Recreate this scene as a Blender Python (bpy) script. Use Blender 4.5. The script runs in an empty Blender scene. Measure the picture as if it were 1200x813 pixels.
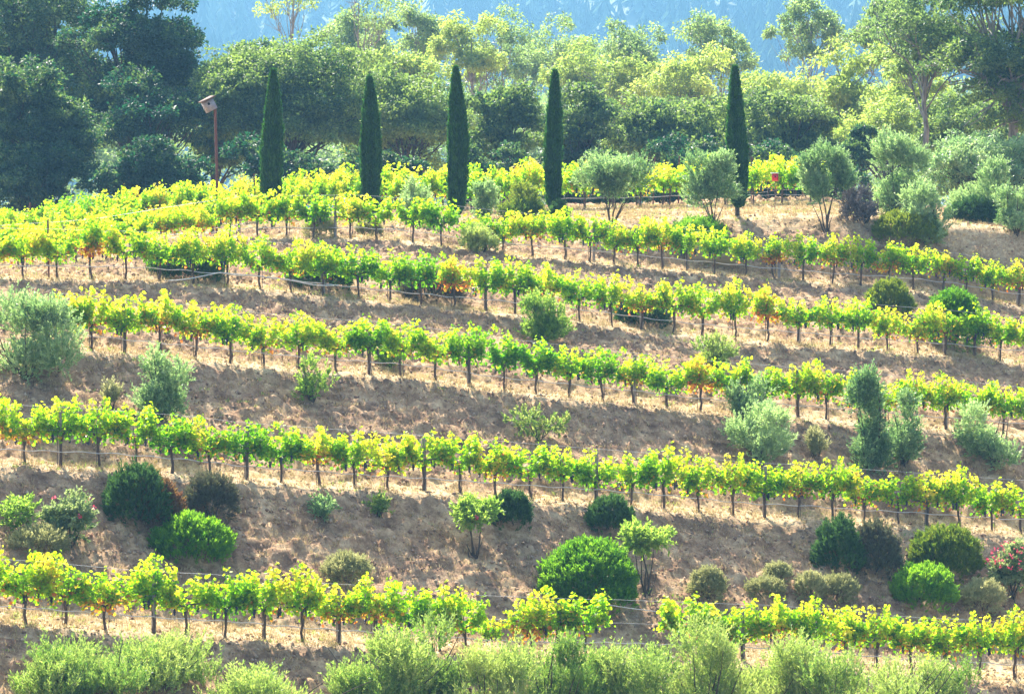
import bpy, math
import numpy as np
rng = np.random.default_rng(11)
SC = bpy.context.scene
COL = SC.collection
R = math.radians
PI = math.pi
# ------------------------------------------------------------------ camera maths
F = 4400.0; W = 1200.0; H = 813.0; HY = 150.0
TH = math.atan((H / 2 - HY) / F)
def zslope(y):                       # z / Y of the ray through photo line y
    return np.tan(np.arctan((H / 2 - np.asarray(y, float)) / F) - TH)
def PX(u, Y):                        # world x of photo column u at depth Y
    return (u - 600.0) * Y / F
def MPP(Y): return Y / F             # metres per photo pixel

# ------------------------------------------------------------------ noise
def _hash(ix, iy, s):
    h = (ix.astype(np.int64) * 374761393 + iy.astype(np.int64) * 668265263 + s * 974634777) & 0xffffffff
    h = ((h ^ (h >> 13)) * 1274126177) & 0xffffffff
    return ((h ^ (h >> 16)) & 0xffff) / 65535.0
def vnoise(x, y, s=0):
    ix = np.floor(x); iy = np.floor(y); fx = x - ix; fy = y - iy
    fx = fx * fx * (3 - 2 * fx); fy = fy * fy * (3 - 2 * fy)
    ix = ix.astype(np.int64); iy = iy.astype(np.int64)
    a = _hash(ix, iy, s); b = _hash(ix + 1, iy, s); c = _hash(ix, iy + 1, s); d = _hash(ix + 1, iy + 1, s)
    return (a * (1 - fx) + b * fx) * (1 - fy) + (c * (1 - fx) + d * fx) * fy - 0.5
def fbm(x, y, o=4, s=0):
    r = 0; a = 1.0; f = 1.0
    for k in range(o):
        r = r + a * vnoise(x * f + 17.3 * k, y * f - 9.1 * k, s + k); a *= 0.5; f *= 2.03
    return r

# ------------------------------------------------------------------ terrain guides (photo columns, photo base lines, depth left / right)
ROWS = {
 'A': ([0, 300, 450, 600, 750, 900, 1200], [729, 749, 760, 769, 772, 776, 797], 98, 111),
 'B': ([0, 150, 300, 450, 600, 750, 900, 1050, 1200], [544, 549, 563, 573, 583, 594, 606, 613, 625], 107, 121),
 'C': ([0, 145, 300, 450, 600, 820, 970, 1110, 1200], [403, 413, 429, 440, 458, 482, 493, 503, 511], 115, 128),
 'D': ([0, 150, 300, 450, 600, 750, 900, 1050, 1200], [325, 329, 337, 354, 368, 386, 402, 411, 425], 123, 136),
 'E': ([0, 100, 200, 300, 450, 600, 750, 900, 1050, 1130, 1200], [317, 310, 293, 279, 281, 299, 313, 327, 337, 346, 360], 133, 145),
 'P': ([0, 150, 320, 433, 535, 650, 864, 960, 1050, 1130, 1200], [311, 290, 270, 266, 262, 257, 252, 250, 257, 262, 270], 147, 149),
}
def interp_ex(u, xs, ys):
    u = np.asarray(u, float); xs = np.asarray(xs, float); ys = np.asarray(ys, float)
    r = np.interp(u, xs, ys)
    sl = (ys[2] - ys[0]) / (xs[2] - xs[0]); sr = (ys[-1] - ys[-3]) / (xs[-1] - xs[-3])
    r = np.where(u < xs[0], ys[0] + sl * np.maximum(u - xs[0], -500), r)
    r = np.where(u > xs[-1], ys[-1] + sr * np.minimum(u - xs[-1], 500), r)
    return r
def rowdist(k, u):
    _, _, a, b = ROWS[k]; return a + (b - a) * np.clip(u, -500, 1700) / 1200.0
def rowz(k, u):
    xs, ys, _, _ = ROWS[k]
    return zslope(interp_ex(u, xs, ys)) * rowdist(k, u)
def base_height(X, Y):
    Yc = np.maximum(Y, 30.0)
    u = np.clip(X / Yc * F + 600, -500, 1700)
    kn = [(-1e5 + 0 * u, -29 + 0 * u), (62 + 0 * u, -27 + 0 * u)]
    d = {k: rowdist(k, u) for k in ROWS}; z = {k: rowz(k, u) for k in ROWS}
    kn.append((d['A'] - 0.6, z['A'] - 0.05)); kn.append((d['A'] + 1.9, z['A'] + 0.12))
    for k in 'BCD':
        kn.append((d[k] - 0.55, z[k] - 0.05)); kn.append((d[k] + 0.75, z[k] + 0.04))
    kn.append((d['E'] - 0.55, z['E'] - 0.05)); kn.append((d['E'] + 1.1, z['E'] + 0.06))
    kn.append((d['P'] - 1.0, z['P'] - 0.03)); kn.append((d['P'] + 6, z['P'] + 0.22)); kn.append((162 + 0 * u, z['P'] + 0.2))
    kn.append((178 + 0 * u, z['P'] - 1.6)); kn.append((240 + 0 * u, -10.5 + 0 * u)); kn.append((420 + 0 * u, -17 + 0 * u)); kn.append((900 + 0 * u, -26 + 0 * u)); kn.append((1e5 + 0 * u, -26 + 0 * u))
    r = kn[0][1] + 0 * Y
    for (y0, z0), (y1, z1) in zip(kn[:-1], kn[1:]):
        t = (Y - y0) / np.maximum(y1 - y0, 0.05)
        r = np.where(Y >= y0, z0 + (z1 - z0) * np.clip(t, 0, 1), r)
    return r
def bench_of(X, Y):                  # 1 near the lip of a terrace (dry grass), 0 on banks
    u = np.clip(X / np.maximum(Y, 30) * F + 600, -500, 1700)
    b = 0 * X
    for k in ROWS:
        dy = Y - rowdist(k, u)
        w = np.where(dy < 0, np.clip((dy + 1.0) / 0.6, 0, 1), np.clip(((2.4 if k == 'A' else 1.3) - dy) / .9, 0, 1))
        if k == 'P': w = np.where(dy < 0, np.clip((dy + 2.5) / 1.5, 0, 1), np.clip((10 - dy) / 2, 0, 1))
        b = np.maximum(b, w)
    return b
def height(X, Y):
    X = np.asarray(X, float); Y = np.asarray(Y, float)
    r = 0
    for o, w in ((-0.4, .15), (-0.2, .2), (0, .3), (0.2, .2), (0.4, .15)):
        r = r + w * base_height(X, Y + o)
    b = bench_of(X, Y)
    near = np.clip((185 - Y) / 10, 0, 1) * np.clip((Y - 60) / 10, 0, 1)
    n1 = fbm(X / 3.1, Y / 2.3, 3, 3) * 0.26
    n2 = fbm(X / 0.55, Y / 0.42, 4, 9)
    n3 = np.maximum(0, vnoise(X / 0.19, Y / 0.21, 31) - 0.02) * 2
    far = fbm(X / 40, Y / 50, 3, 5) * 2.0 * np.clip((Y - 200) / 100, 0, 1)
    return r + near * (n1 * (1 - 0.75 * b) + n2 * (0.085 * (1 - b) + 0.05) + n3 * (0.15 * (1 - b) + 0.06)) + far
def hz(x, y): return float(height(np.array([x]), np.array([y]))[0])

# ------------------------------------------------------------------ materials
def newmat(name):
    m = bpy.data.materials.new(name); m.use_nodes = True
    nt = m.node_tree; nt.nodes.clear()
    out = nt.nodes.new('ShaderNodeOutputMaterial')
    return m, nt, out
def ramp(nt, stops, interp='LINEAR'):
    r = nt.nodes.new('ShaderNodeValToRGB'); r.color_ramp.interpolation = interp
    e = r.color_ramp.elements
    while len(e) < len(stops): e.new(0.5)
    for i, (p, c) in enumerate(stops):
        e[i].position = p; e[i].color = (c[0], c[1], c[2], 1)
    return r
def leafmat(name, refl, trans, fac=0.45, rough=0.5, spec=0.25, objvar=0.10):
    m, nt, out = newmat(name); N = nt.nodes; L = nt.links
    at = N.new('ShaderNodeAttribute'); at.attribute_name = 'tint'
    oi = N.new('ShaderNodeObjectInfo')
    ma = N.new('ShaderNodeMath'); ma.operation = 'MULTIPLY_ADD'; L.new(oi.outputs['Random'], ma.inputs[0]); ma.inputs[1].default_value = objvar * 2; ma.inputs[2].default_value = -objvar
    ad = N.new('ShaderNodeMath'); ad.operation = 'ADD'; ad.use_clamp = True; L.new(at.outputs['Fac'], ad.inputs[0]); L.new(ma.outputs[0], ad.inputs[1])
    r1 = ramp(nt, refl); r2 = ramp(nt, trans); L.new(ad.outputs[0], r1.inputs[0]); L.new(ad.outputs[0], r2.inputs[0])
    p = N.new('ShaderNodeBsdfPrincipled'); p.inputs['Roughness'].default_value = rough; p.inputs['Specular IOR Level'].default_value = spec
    t = N.new('ShaderNodeBsdfTranslucent'); mx = N.new('ShaderNodeMixShader'); mx.inputs[0].default_value = fac
    L.new(r1.outputs[0], p.inputs['Base Color']); L.new(r2.outputs[0], t.inputs['Color'])
    L.new(p.outputs[0], mx.inputs[1]); L.new(t.outputs[0], mx.inputs[2]); L.new(mx.outputs[0], out.inputs['Surface'])
    return m
def solid(name, c1, c2=None, scale=8, rough=0.8, bump=0.3, spec=0.2, stretch=(1, 1, 1), metal=0):
    m, nt, out = newmat(name); N = nt.nodes; L = nt.links
    c2 = c2 or tuple(x * 0.6 for x in c1)
    tc = N.new('ShaderNodeTexCoord'); mp = N.new('ShaderNodeMapping'); mp.inputs['Scale'].default_value = stretch
    no = N.new('ShaderNodeTexNoise'); no.inputs['Scale'].default_value = scale; no.inputs['Detail'].default_value = 5
    L.new(tc.outputs['Object'], mp.inputs[0]); L.new(mp.outputs[0], no.inputs['Vector'])
    r = ramp(nt, [(0.35, c1), (0.65, c2)]); L.new(no.outputs['Fac'], r.inputs[0])
    p = N.new('ShaderNodeBsdfPrincipled'); p.inputs['Roughness'].default_value = rough; p.inputs['Specular IOR Level'].default_value = spec; p.inputs['Metallic'].default_value = metal
    b = N.new('ShaderNodeBump'); b.inputs['Strength'].default_value = bump; b.inputs['Distance'].default_value = 0.02
    L.new(no.outputs['Fac'], b.inputs['Height']); L.new(b.outputs[0], p.inputs['Normal'])
    L.new(r.outputs[0], p.inputs['Base Color']); L.new(p.outputs[0], out.inputs['Surface'])
    return m
M = {}
M['vine'] = leafmat('vine_leaf',
    [(0, (.030, .10, .012)), (.35, (.09, .21, .010)), (.62, (.28, .38, .012)), (.74, (.40, .34, .03)), (.88, (.48, .22, .03)), (1, (.34, .10, .03))],
    [(0, (.08, .30, .01)), (.3, (.21, .57, .008)), (.6, (.64, .93, .012)), (.74, (.92, .78, .05)), (.88, (.92, .45, .05)), (1, (.65, .20, .04))], fac=0.60, objvar=.05)
M['oak'] = leafmat('oak_leaf', [(0, (.014, .042, .024)), (.5, (.034, .078, .034)), (1, (.16, .22, .06))], [(0, (.02, .12, .04)), (1, (.44, .62, .10))], fac=0.36, rough=.55, spec=.3)
M['euc'] = leafmat('eucalyptus_leaf', [(0, (.05, .085, .045)), (.5, (.09, .13, .055)), (1, (.14, .19, .08))], [(0, (.14, .26, .06)), (1, (.48, .66, .15))], fac=0.5, rough=.5, spec=.3)
M['yell'] = leafmat('pale_leaf', [(0, (.10, .15, .04)), (.5, (.18, .23, .06)), (1, (.28, .33, .08))], [(0, (.22, .36, .05)), (1, (.60, .74, .12))], fac=0.5, rough=.5)
M['cyp'] = leafmat('cypress_leaf', [(0, (.010, .045, .012)), (.5, (.024, .085, .014)), (1, (.065, .16, .022))], [(0, (.02, .09, .01)), (1, (.08, .28, .03))], fac=0.3, rough=.6)
M['olive'] = leafmat('olive_leaf', [(0, (.08, .14, .07)), (.5, (.19, .29, .12)), (1, (.44, .52, .28))], [(0, (.14, .32, .08)), (1, (.50, .72, .22))], fac=0.42, rough=.42, spec=.5)
M['broom'] = leafmat('broom_leaf', [(0, (.07, .16, .04)), (.5, (.17, .27, .05)), (1, (.42, .44, .17))], [(0, (.15, .34, .03)), (1, (.54, .68, .13))], fac=0.44, rough=.45, spec=.4)
M['rose'] = leafmat('rosemary_leaf', [(0, (.02, .085, .010)), (.5, (.055, .17, .014)), (1, (.16, .32, .02))], [(0, (.10, .34, .015)), (1, (.42, .74, .03))], fac=0.48, rough=.5)
M['roseolive'] = leafmat('juniper_leaf', [(0, (.04, .085, .012)), (.5, (.09, .15, .015)), (1, (.19, .23, .03))], [(0, (.12, .25, .02)), (1, (.42, .50, .04))], fac=0.4, rough=.5)
M['darkbush'] = leafmat('dark_leaf', [(0, (.012, .04, .015)), (.5, (.034, .085, .020)), (1, (.08, .16, .03))], [(0, (.04, .12, .03)), (1, (.14, .30, .06))], fac=0.3, rough=.5)
M['purple'] = leafmat('heather_leaf', [(0, (.05, .04, .04)), (.5, (.08, .075, .05)), (1, (.13, .14, .08))], [(0, (.10, .07, .06)), (1, (.18, .2, .08))], fac=0.3, rough=.6)
M['rusty'] = leafmat('rusty_leaf', [(0, (.11, .05, .03)), (.5, (.20, .09, .04)), (1, (.16, .15, .04))], [(0, (.25, .10, .05)), (1, (.35, .25, .06))], fac=0.35, rough=.6)
M['gray'] = leafmat('santolina_leaf', [(0, (.18, .19, .08)), (.5, (.32, .33, .16)), (1, (.50, .47, .25))], [(0, (.28, .30, .10)), (1, (.60, .58, .24))], fac=0.42, rough=.7)
M['lite'] = leafmat('light_leaf', [(0, (.07, .16, .03)), (.5, (.13, .24, .04)), (1, (.26, .34, .08))], [(0, (.20, .42, .04)), (1, (.56, .78, .10))], fac=0.48, rough=.5)
M['olean'] = leafmat('oleander_leaf', [(0, (.06, .12, .05)), (.5, (.14, .22, .09)), (1, (.32, .38, .20))], [(0, (.16, .3, .06)), (1, (.5, .6, .2))], fac=0.4, rough=.4, spec=.5)
M['drygrass'] = leafmat('dry_grass', [(0, (.20, .135, .065)), (.5, (.38, .275, .14)), (1, (.58, .46, .26))], [(0, (.4, .3, .14)), (1, (.7, .58, .3))], fac=0.3, rough=.8, spec=.1)
M['weed'] = leafmat('weed_leaf', [(0, (.06, .14, .03)), (.6, (.16, .26, .05)), (1, (.34, .34, .12))], [(0, (.2, .4, .05)), (1, (.6, .65, .15))], fac=0.42, rough=.6)
M['redweed'] = leafmat('red_weed', [(0, (.14, .07, .06)), (.6, (.22, .12, .10)), (1, (.30, .2, .16))], [(0, (.25, .1, .08)), (1, (.4, .2, .15))], fac=0.3, rough=.7)
M['twig'] = leafmat('grey_twig', [(0, (.10, .08, .08)), (.6, (.19, .16, .16)), (1, (.30, .27, .25))], [(0, (.1, .08, .07)), (1, (.2, .18, .16))], fac=0.1, rough=.8)
M['con'] = leafmat('conifer_leaf', [(0, (.02, .04, .025)), (.5, (.06, .10, .05)), (1, (.16, .20, .10))], [(0, (.05, .08, .03)), (1, (.12, .16, .06))], fac=0.0, rough=.9, spec=0)
M['flower'] = leafmat('red_flower', [(0, (.55, .03, .08)), (1, (.75, .10, .18))], [(0, (.7, .04, .1)), (1, (.9, .2, .3))], fac=0.4)
M['bark'] = solid('bark', (.10, .075, .055), (.045, .035, .028), 14, .9, .6, stretch=(3, 3, .6))
M['vinebark'] = solid('vine_bark', (.13, .09, .065), (.05, .035, .028), 22, .9, .8, stretch=(3, 3, .6))
M['palebark'] = solid('pale_bark', (.34, .30, .25), (.14, .12, .10), 4, .8, .3, stretch=(2, 2, .5))
M['greywood'] = solid('weathered_post_wood', (.32, .28, .25), (.19, .165, .15), 12, .85, .4, stretch=(4, 4, .4))
M['plank'] = solid('weathered_plank', (.42, .31, .21), (.30, .22, .15), 6, .8, .3, stretch=(.5, 4, 6))
M['rust'] = solid('rusty_steel', (.17, .07, .05), (.10, .045, .035), 20, .7, .2)
M['steel'] = solid('dull_stake_steel', (.16, .12, .10), (.09, .065, .055), 20, .6, .2)
M['wire'] = solid('galvanised_wire', (.42, .42, .42), (.3, .3, .3), 10, .4, .1, metal=.4, spec=.5)
M['hose'] = solid('sun_bleached_hose', (.50, .47, .45), (.38, .36, .35), 10, .35, .1, spec=.6)
M['whitehose'] = solid('white_hose', (.62, .60, .58), (.5, .48, .46), 10, .4, .1, spec=.5)
M['grape'] = solid('dark_grape', (.018, .014, .045), (.035, .025, .07), 30, .35, .1, spec=.5)
M['boxwood'] = solid('bleached_box_wood', (.30, .29, .30), (.21, .20, .21), 9, .8, .3, stretch=(1, 1, 6))
M['roofwood'] = solid('brown_box_roof', (.15, .09, .06), (.10, .06, .045), 9, .8, .3)
M['hole'] = solid('dark_hole', (.01, .01, .01), (.008, .008, .008), 9, .9, .1)
M['redpaint'] = solid('red_paint', (.62, .02, .035), (.5, .02, .03), 9, .5, .1, spec=.4)
def groundmat():
    m, nt, out = newmat('terraced_soil'); N = nt.nodes; L = nt.links
    geo = N.new('ShaderNodeNewGeometry')
    def noise(s, det=5, rough=.6, z=1):
        mp = N.new('ShaderNodeMapping'); mp.inputs['Scale'].default_value = (1, 1, z)
        n = N.new('ShaderNodeTexNoise'); n.inputs['Scale'].default_value = s; n.inputs['Detail'].default_value = det; n.inputs['Roughness'].default_value = rough
        L.new(geo.outputs['Position'], mp.inputs[0]); L.new(mp.outputs[0], n.inputs['Vector']); return n
    at = N.new('ShaderNodeAttribute'); at.attribute_name = 'lip'
    n1 = noise(1.6, 8, .72); n2 = noise(9, 6, .7); n3 = noise(.35, 4)
    soil = ramp(nt, [(.34, (.14, .080, .048)), (.47, (.29, .185, .108)), (.58, (.45, .31, .18)), (.70, (.64, .47, .28))]); L.new(n1.outputs['Fac'], soil.inputs[0])
    straw = ramp(nt, [(.34, (.32, .225, .13)), (.5, (.52, .39, .235)), (.66, (.70, .57, .36))]); L.new(n2.outputs['Fac'], straw.inputs[0])
    ad = N.new('ShaderNodeMath'); ad.operation = 'MULTIPLY_ADD'; L.new(n1.outputs['Fac'], ad.inputs[0]); ad.inputs[1].default_value = 1.6; ad.inputs[2].default_value = -.85
    ad2 = N.new('ShaderNodeMath'); ad2.operation = 'ADD'; ad2.use_clamp = True; L.new(ad.outputs[0], ad2.inputs[0]); L.new(at.outputs['Fac'], ad2.inputs[1])
    mx = N.new('ShaderNodeMix'); mx.data_type = 'RGBA'; L.new(ad2.outputs[0], mx.inputs[0]); L.new(soil.outputs[0], mx.inputs[6]); L.new(straw.outputs[0], mx.inputs[7])
    r3 = ramp(nt, [(.35, (.84, .80, .80)), (.65, (1.08, 1.03, .94))]); L.new(n3.outputs['Fac'], r3.inputs[0])
    mu = N.new('ShaderNodeMix'); mu.data_type = 'RGBA'; mu.blend_type = 'MULTIPLY'; mu.inputs[0].default_value = 1; L.new(mx.outputs[2], mu.inputs[6]); L.new(r3.outputs[0], mu.inputs[7])
    r4 = ramp(nt, [(.30, (.62, .56, .54)), (.48, (1, 1, 1)), (.7, (1.12, 1.1, 1.05))]); n4 = noise(22, 4, .6); L.new(n4.outputs['Fac'], r4.inputs[0])
    mu2 = N.new('ShaderNodeMix'); mu2.data_type = 'RGBA'; mu2.blend_type = 'MULTIPLY'; mu2.inputs[0].default_value = .8; L.new(mu.outputs[2], mu2.inputs[6]); L.new(r4.outputs[0], mu2.inputs[7])
    p = N.new('ShaderNodeBsdfPrincipled'); p.inputs['Roughness'].default_value = .95; p.inputs['Specular IOR Level'].default_value = .1
    b = N.new('ShaderNodeBump'); b.inputs['Strength'].default_value = .7; b.inputs['Distance'].default_value = .06; L.new(n2.outputs['Fac'], b.inputs['Height']); L.new(b.outputs[0], p.inputs['Normal'])
    L.new(mu2.outputs[2], p.inputs['Base Color']); L.new(p.outputs[0], out.inputs['Surface'])
    return m
M['ground'] = groundmat()
M['forestfloor'] = solid('wooded_slope', (.05, .075, .045), (.15, .17, .10), .006, .95, .2)

# ------------------------------------------------------------------ mesh building
def mesh_from(name, parts):
    """parts: list of (verts (n,3), quads (m,4) or tris (m,3), tint (m,), material index)"""
    V = []; loops = []; tot = []; tint = []; mi = []; off = 0
    for v, f, t, k in parts:
        v = np.asarray(v, np.float32).reshape(-1, 3); f = np.asarray(f, np.int64)
        if len(f) == 0: continue
        V.append(v); loops.append((f + off).ravel()); tot.append(np.full(len(f), f.shape[1])); off += len(v)
        tint.append(np.broadcast_to(np.asarray(t, np.float32), (len(f),))); mi.append(np.full(len(f), k))
    V = np.concatenate(V); loops = np.concatenate(loops).astype(np.int32); tot = np.concatenate(tot).astype(np.int32)
    me = bpy.data.meshes.new(name)
    me.vertices.add(len(V)); me.vertices.foreach_set('co', V.ravel())
    me.loops.add(len(loops)); me.loops.foreach_set('vertex_index', loops)
    st = np.concatenate([[0], np.cumsum(tot)[:-1]]).astype(np.int32)
    me.polygons.add(len(tot)); me.polygons.foreach_set('loop_start', st); me.polygons.foreach_set('loop_total', tot)
    me.polygons.foreach_set('material_index', np.concatenate(mi).astype(np.int32))
    a = me.attributes.new('tint', 'FLOAT', 'FACE'); a.data.foreach_set('value', np.concatenate(tint).astype(np.float32))
    me.update(calc_edges=True)
    return me
def obj(name, me, mats, parent=None, loc=(0, 0, 0), smooth=False):
    if not isinstance(me, bpy.types.Mesh): me = mesh_from(name, me)
    if not isinstance(mats, (list, tuple)): mats = [mats]
    if len(me.materials) == 0:
        for m in mats: me.materials.append(m)
    if smooth: me.polygons.foreach_set('use_smooth', np.ones(len(me.polygons), bool))
    o = bpy.data.objects.new(name, me); COL.objects.link(o); o.location = loc
    if parent: o.parent = parent
    return o
def tag(o, label=None, cat=None, group=None, kind=None):
    if label: o['label'] = label
    if cat: o['category'] = cat
    if group: o['group'] = group
    if kind: o['kind'] = kind
    return o
def thing(name, label, cat, loc, group=None, rz=0):
    o = bpy.data.objects.new(name, None); COL.objects.link(o); o.location = loc; o.rotation_euler = (0, 0, rz); o.empty_display_size = .3
    return tag(o, label, cat, group)
def copy_tree(o, parent=None):
    c = o.copy(); COL.objects.link(c)
    if parent: c.parent = parent
    for ch in list(o.children): copy_tree(ch, c)
    return c
def unit(v): return v / np.maximum(np.linalg.norm(v, axis=-1, keepdims=True), 1e-9)
def rdir(n, r=None):
    r = r or rng
    return unit(r.normal(size=(n, 3)))
def tube(pts, rad, sides=6, tint=.5, mat=0, cap=True):
    pts = np.asarray(pts, float); n = len(pts); rad = np.broadcast_to(np.asarray(rad, float), (n,))
    tan = unit(np.gradient(pts, axis=0)) if n > 1 else np.array([[0, 0, 1.]])
    ref = np.where(np.abs(tan[:, 2:3]) > .9, np.array([[1., 0, 0]]), np.array([[0, 0, 1.]]))
    s = unit(np.cross(tan, ref)); q = np.cross(s, tan)
    a = np.arange(sides) * 2 * PI / sides
    V = pts[:, None] + rad[:, None, None] * (np.cos(a)[None, :, None] * s[:, None] + np.sin(a)[None, :, None] * q[:, None])
    i = np.arange(n - 1)[:, None] * sides; j = np.arange(sides)[None]; k = (j + 1) % sides
    f = np.stack([i + j, i + k, i + sides + k, i + sides + j], -1).reshape(-1, 4)
    return (V.reshape(-1, 3), f, tint, mat)
def blades(P, D, L, Wd, tint, mat=0, fold=.25, r=None):
    """one folded diamond leaf per point: base P, direction D, length L, width Wd"""
    r = r or rng; n = len(P); D = unit(D)
    s = unit(np.cross(D, rdir(n, r))); nn = np.cross(s, D)
    L = np.broadcast_to(L, (n,))[:, None]; Wd = np.broadcast_to(Wd, (n,))[:, None]
    mid = P + D * L * .5 + nn * Wd * fold
    V = np.stack([P, mid + s * Wd * .5, P + D * L, mid - s * Wd * .5], 1)
    f = np.arange(n)[:, None] * 4
    F3 = np.concatenate([f + np.array([[0, 1, 2]]), f + np.array([[0, 2, 3]])], 1).reshape(-1, 3)
    return (V.reshape(-1, 3), F3, np.repeat(np.broadcast_to(tint, (n,)), 2), mat)
def leaves(P, D, S, tint, mat=0, r=None):
    """broad six-sided vine leaves, folded along the midrib"""
    r = r or rng; n = len(P); D = unit(D); s = unit(np.cross(D, rdir(n, r))); nn = np.cross(s, D)
    S = np.broadcast_to(S, (n,))[:, None]; up = .16
    V = np.stack([P, P + D * S * .28 + s * S * .52 + nn * S * up, P + D * S * .78 + s * S * .36 + nn * S * up, P + D * S * 1.05,
                  P + D * S * .78 - s * S * .36 + nn * S * up, P + D * S * .28 - s * S * .52 + nn * S * up], 1)
    f = np.arange(n)[:, None] * 6
    F4 = np.concatenate([f + np.array([[0, 1, 2, 3]]), f + np.array([[0, 3, 4, 5]])], 1).reshape(-1, 4)
    return (V.reshape(-1, 3), F4, np.repeat(np.broadcast_to(tint, (n,)), 2), mat)
def box(x0, x1, y0, y1, z0, z1, tint=.5, mat=0):
    v = np.array([(x, y, z) for x in (x0, x1) for y in (y0, y1) for z in (z0, z1)], float)
    f = np.array([(0, 1, 3, 2), (4, 6, 7, 5), (0, 4, 5, 1), (2, 3, 7, 6), (0, 2, 6, 4), (1, 5, 7, 3)])
    return (v, f, tint, mat)

# ------------------------------------------------------------------ ground
def axis_coords(lo, hi, step, outs, grow=1.22):
    c = list(np.arange(lo, hi + 1e-6, step)); s = step; x = hi
    while x < outs[1]: s *= grow; x += s; c.append(x)
    s = step; x = lo; pre = []
    while x > outs[0]: s *= grow; x -= s; pre.append(x)
    return np.array(pre[::-1] + c)
gx = axis_coords(-21, 21, 0.085, (-900, 900)); gy = axis_coords(90, 163, 0.11, (-400, 1000), 1.12)
GX, GY = np.meshgrid(gx, gy)
GZ = height(GX.ravel(), GY.ravel()); lip = bench_of(GX.ravel(), GY.ravel())
nx = len(gx); ny = len(gy)
ii = (np.arange(ny - 1)[:, None] * nx + np.arange(nx - 1)[None]).ravel()
me = mesh_from('ground', [(np.stack([GX.ravel(), GY.ravel(), GZ], 1), np.stack([ii, ii + 1, ii + nx + 1, ii + nx], 1), .5, 0)])
a = me.attributes.new('lip', 'FLOAT', 'POINT'); a.data.foreach_set('value', lip.astype(np.float32))
g = obj('ground', me, M['ground'], smooth=True); tag(g, kind='structure')

# far wooded mountain
mx_ = np.linspace(-2200, 2200, 160); my_ = np.linspace(960, 4400, 120)
MX, MY = np.meshgrid(mx_, my_)
def mount(X, Y):
    t = np.clip((Y - 1100) / 2700, 0, 1.1)
    return -40 + 440 * t ** 1.3 + fbm(X / 420, Y / 520, 4, 77) * 60 * np.clip(t * 3, 0, 1) + 22 * np.clip(t * 3, 0, 1) * np.sin(X / 190.0)
MZ = mount(MX.ravel(), MY.ravel()); nx = 160; ny = 120
ii = (np.arange(ny - 1)[:, None] * nx + np.arange(nx - 1)[None]).ravel()
tag(obj('mountain', [(np.stack([MX.ravel(), MY.ravel(), MZ], 1), np.stack([ii, ii + 1, ii + nx + 1, ii + nx], 1), .5, 0)], M['forestfloor'], smooth=True), kind='structure')
# conifers on it: far too many to count
def conifer_mass(n):
    Y = rng.uniform(1300, 3600, n * 3); X = rng.uniform(-1, 1, n * 3) * (Y * .17 + 60)
    keep = vnoise(X / 60, Y / 130, 5) > -.32; X = X[keep][:n]; Y = Y[keep][:n]; n = len(X)
    Z = mount(X, Y); Hh = rng.uniform(13, 32, n) * np.where(rng.random(n) < .1, 1.3, 1); tiers = 7; K = 7
    parts = []
    tn = np.clip(.5 + .9 * vnoise(X / 90, Y / 160, 12) + rng.normal(0, .2, n), 0, 1)
    for t in range(tiers):
        z0 = .12 + .8 * t / tiers; z1 = z0 + .19
        rr = (1.02 - z0) * .34 * Hh * rng.uniform(.8, 1.2, n)
        a0 = rng.uniform(0, 7, n)
        for k in range(K):
            a = a0 + k * 2 * PI / K; wob = rng.uniform(.55, 1.25, n); da = .34
            p0 = np.stack([X, Y, Z + np.minimum(z1, 1) * Hh], 1)
            p1 = np.stack([X + np.cos(a - da) * rr * wob * .7, Y + np.sin(a - da) * rr * wob * .7, Z + (z0 + .05) * Hh], 1)
            p2 = np.stack([X + np.cos(a) * rr * wob, Y + np.sin(a) * rr * wob, Z + (z0 - .03) * Hh], 1)
            p3 = np.stack([X + np.cos(a + da) * rr * wob * .7, Y + np.sin(a + da) * rr * wob * .7, Z + (z0 + .05) * Hh], 1)
            V = np.stack([p0, p1, p2, p3], 1).reshape(-1, 3); f = np.arange(n)[:, None] * 4
            parts.append((V, f + np.array([[0, 1, 2, 3]]), tn, 0))
    return parts
o = obj('conifer_forest', conifer_mass(10000), M['con']); tag(o, 'hazy blue conifer forest covering the far mountainside', 'forest', kind='stuff')

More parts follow.
